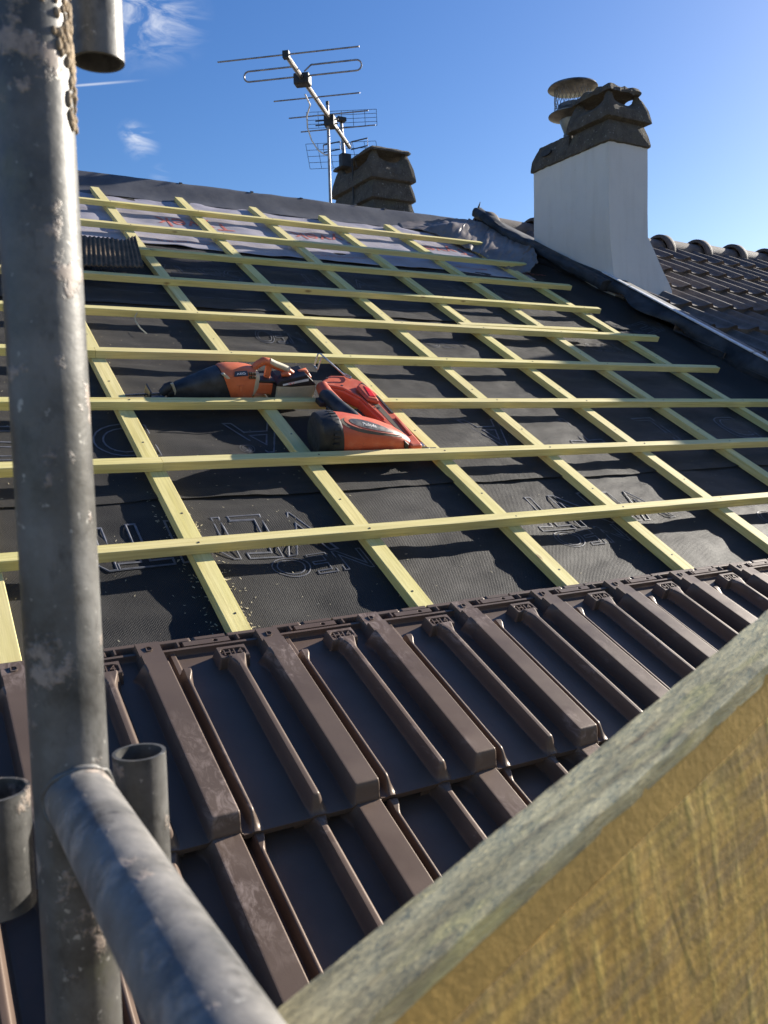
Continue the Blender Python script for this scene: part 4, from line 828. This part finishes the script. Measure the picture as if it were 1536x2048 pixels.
    # nose
    n_ = MB(); n_.prism([(0.752 - U0, 0.034 - Hb), (0.768 - U0, 0.024 - Hb), (0.785 - U0, 0.006 - Hb), (0.785 - U0, -0.012 - Hb), (0.752 - U0, -0.010 - Hb)], -0.036, 0.004, lambda a, b, d_: (a, d_, b)); n_.build('nose_plate', M['steel'], t, bevel=0.002)
    n_ = MB(); n_.box(L(0.777, .758, -0.006), L(0.807, .782, 0.019)); n_.build('depth_block', M['steel'], t, bevel=0.003)
    n_ = MB(); n_.tube([L(0.765, .775, -.004), L(0.83, .77, -.004)], 0.010, 12); n_.tube([L(0.80, .765, -.012), L(0.87, .757, -.010)], 0.006, 10); n_.box(L(0.826, .742, -0.012), L(0.856, .775, 0.004)); n_.build('work_tip', M['darksteel'], t, bevel=0.002)
    n_ = MB(); n_.tube([L(0.835, .750, -.004), L(0.858, .748, .001), L(0.880, .747, .003)], [0.008, 0.006, 0.0035], 8); n_.tube([L(0.85, .744, -.008), L(0.878, .742, -.010)], 0.005, 8); n_.build('tip_claw', M['steel'], t, smooth=60)
    # magazine: long box up the roof, over the third batten
    def quad_prism(pts, h0, h1, tilt, nm, mat, bev, parent=t):
        m = MB(); R = []
        for hh in (h0, h1): R.append([L(u, v, hh + tilt * (v - 0.74)) for u, v in pts])
        m.loft(R); return m.build(nm, mat, parent, bevel=bev)
    TL_ = 0.115
    mag = quad_prism([(0.748, 0.742), (0.786, 0.742), (0.780, 0.86), (0.765, 1.02), (0.748, 1.085), (0.705, 1.118), (0.648, 1.118), (0.608, 1.085), (0.600, 1.05), (0.655, 1.030), (0.690, 0.985), (0.712, 0.86)], -0.004, 0.030, TL_, 'magazine', M['red'], 0.006)
    quad_prism([(0.716, 0.87), (0.722, 0.87), (0.700, 0.985), (0.664, 1.045), (0.614, 1.062), (0.610, 1.052), (0.656, 1.034), (0.692, 0.985)], 0.029, 0.036, TL_, 'side_rib', M['red'], 0.003, mag)
    quad_prism([(0.742, 0.80), (0.756, 0.80), (0.742, 0.965), (0.722, 0.965)], 0.0295, 0.0305, TL_, 'nail_channel', M['tan'], None, mag); quad_prism([(0.764, 0.79), (0.775, 0.79), (0.770, 0.88), (0.760, 0.88)], 0.0302, 0.034, TL_, 'side_rail', M['red'], 0.002, mag)
    quad_prism([(0.762, 0.905), (0.769, 0.905), (0.760, 1.00), (0.753, 1.00)], 0.0300, 0.0325, TL_, 'slot', M['blk'], None, mag); quad_prism([(0.745, 1.03), (0.752, 1.03), (0.742, 1.072), (0.735, 1.072)], 0.0300, 0.0325, TL_, 'slot', M['blk'], None, mag)
    quad_prism([(0.706, 0.965), (0.742, 0.950), (0.744, 1.025), (0.722, 1.055), (0.700, 1.035)], 0.028, 0.044, TL_, 'pusher_housing', M['red'], 0.007, mag); quad_prism([(0.716, 0.975), (0.738, 0.970), (0.738, 1.018), (0.722, 1.035)], 0.040, 0.0455, TL_, 'red_button', M['redlens'], 0.004, mag)
    k = MB()
    for u, v in ((0.632, 1.10), (0.612, 1.066), (0.705, 0.948), (0.716, 0.935), (0.733, 0.935), (0.664, 1.058)): k.tube([L(u, v, 0.029 + TL_ * (v - .74)), L(u, v, 0.0315 + TL_ * (v - .74))], 0.004, 10)
    k.build('screw', M['blk'], mag)
    # handle from the body to the end of the magazine, black grip on it
    hd = MB(); hd.tube([L(0.655, 0.835, 0.030), L(0.640, 0.88, 0.036), L(0.615, 0.96, 0.044), L(0.600, 1.03, 0.052), L(0.606, 1.07, 0.055)], [0.026, 0.021, 0.020, 0.022, 0.020], 14); hd.build('handle', M['red'], t, smooth=60)
    gp = MB(); gp.tube([L(0.642, 0.868, 0.036), L(0.628, 0.90, 0.039), L(0.610, 0.96, 0.0445), L(0.598, 1.012, 0.050), L(0.594, 1.03, 0.052)], [0.017, 0.0235, 0.0228, 0.0235, 0.018], 14); gp.build('grip', M['blk_dust'], t, smooth=60)
    bt = MB(); bt.box(L(0.565, 0.985, 0.030), L(0.588, 1.022, 0.046)); bt.tube([L(0.585, 0.98, 0.034), L(0.60, 0.955, 0.030)], 0.008, 8); bt.build('battery_catch', M['blk'], t, bevel=0.003)
    hk = MB(); z = 0.036 + TL_ * 0.34
    for dv in (0.0, 0.026): hk.tube([L(0.704, 1.085 + dv, z + .003), L(0.690, 1.09 + dv, z + 0.006), L(0.655, 1.11 + dv, z + 0.030), L(0.622, 1.13 + dv, z + 0.052), L(0.616, 1.132 + dv, z + 0.050), L(0.612, 1.130 + dv, z + 0.028), L(0.609, 1.128 + dv, z + 0.012)], 0.0024, 8)
    hk.tube([L(0.704, 1.085, z + .003), L(0.710, 1.098, z + .003), L(0.704, 1.111, z + .003)], 0.0024, 8); hk.tube([L(0.609, 1.128, z + .012), L(0.609, 1.154, z + .012)], 0.0024, 8); hk.build('belt_hook', M['steel'], t, smooth=60)
nail_gun()

# ------------------------------------------------------------------ sawdust
def dust():
    m = MB(); rnd = random.Random(12)
    def flake(u, v, s, h=0.0):
        z = felt_h(u, v) + 0.001 + h; a = rnd.random() * 6.28; c, q = math.cos(a), math.sin(a); l = s * rnd.uniform(0.8, 2.6); w = s * rnd.uniform(0.3, 0.7); tz = s * rnd.uniform(0, 0.8)
        m.add([(u + c*x - q*y, v + q*x + c*y, z + zz) for x, y, zz in ((-l, -w, 0), (l, -w, tz), (l, w, tz * 1.2), (-l, w, 0.0002))], [(0, 1, 2, 3)])
    for k in range(1100):
        u = rnd.uniform(-1.0, 0.42); v = rnd.uniform(0.12, 1.70)
        if rnd.random() < 0.5 and nz(u * 4, v * 4, 3) < 0.05: continue
        flake(u, v, rnd.uniform(0.0005, 0.0014))
    for k in range(420): flake(rnd.uniform(0.4, 2.4), rnd.uniform(0.12, 1.75), rnd.uniform(0.0005, 0.0013))
    for c in (0.03, 0.028, 0.44, -0.03): 
        for k in range(80): flake(c + abs(rnd.gauss(0.01, 0.02)) * rnd.choice((1, 1.0)), rnd.uniform(0.1, 0.65), rnd.uniform(0.0008, 0.0022))
    o = m.build('sawdust', M['chip']); o.matrix_world = RX; tag(o, 'scattered pale sawdust and wood chips on the black felt', 'sawdust', kind='stuff')
    s = MB(); pts = [(0.215, 1.722, 0.018), (0.205, 1.712, 0.006), (0.206, 1.70, -0.006), (0.214, 1.67, -0.016), (0.226, 1.63, -0.020)]
    R = [[(x - .0025, y, z), (x + .0025, y + .001, z + .001), (x + .0025, y + .001, z + .0016), (x - .0025, y, z + .0006)] for x, y, z in pts]
    o = MB().loft(R).build('wood_shaving', M['chip']); o.matrix_world = RX; tag(o, 'thin curled wood shaving hanging from the fifth batten by the pole', 'wood shaving')
dust()
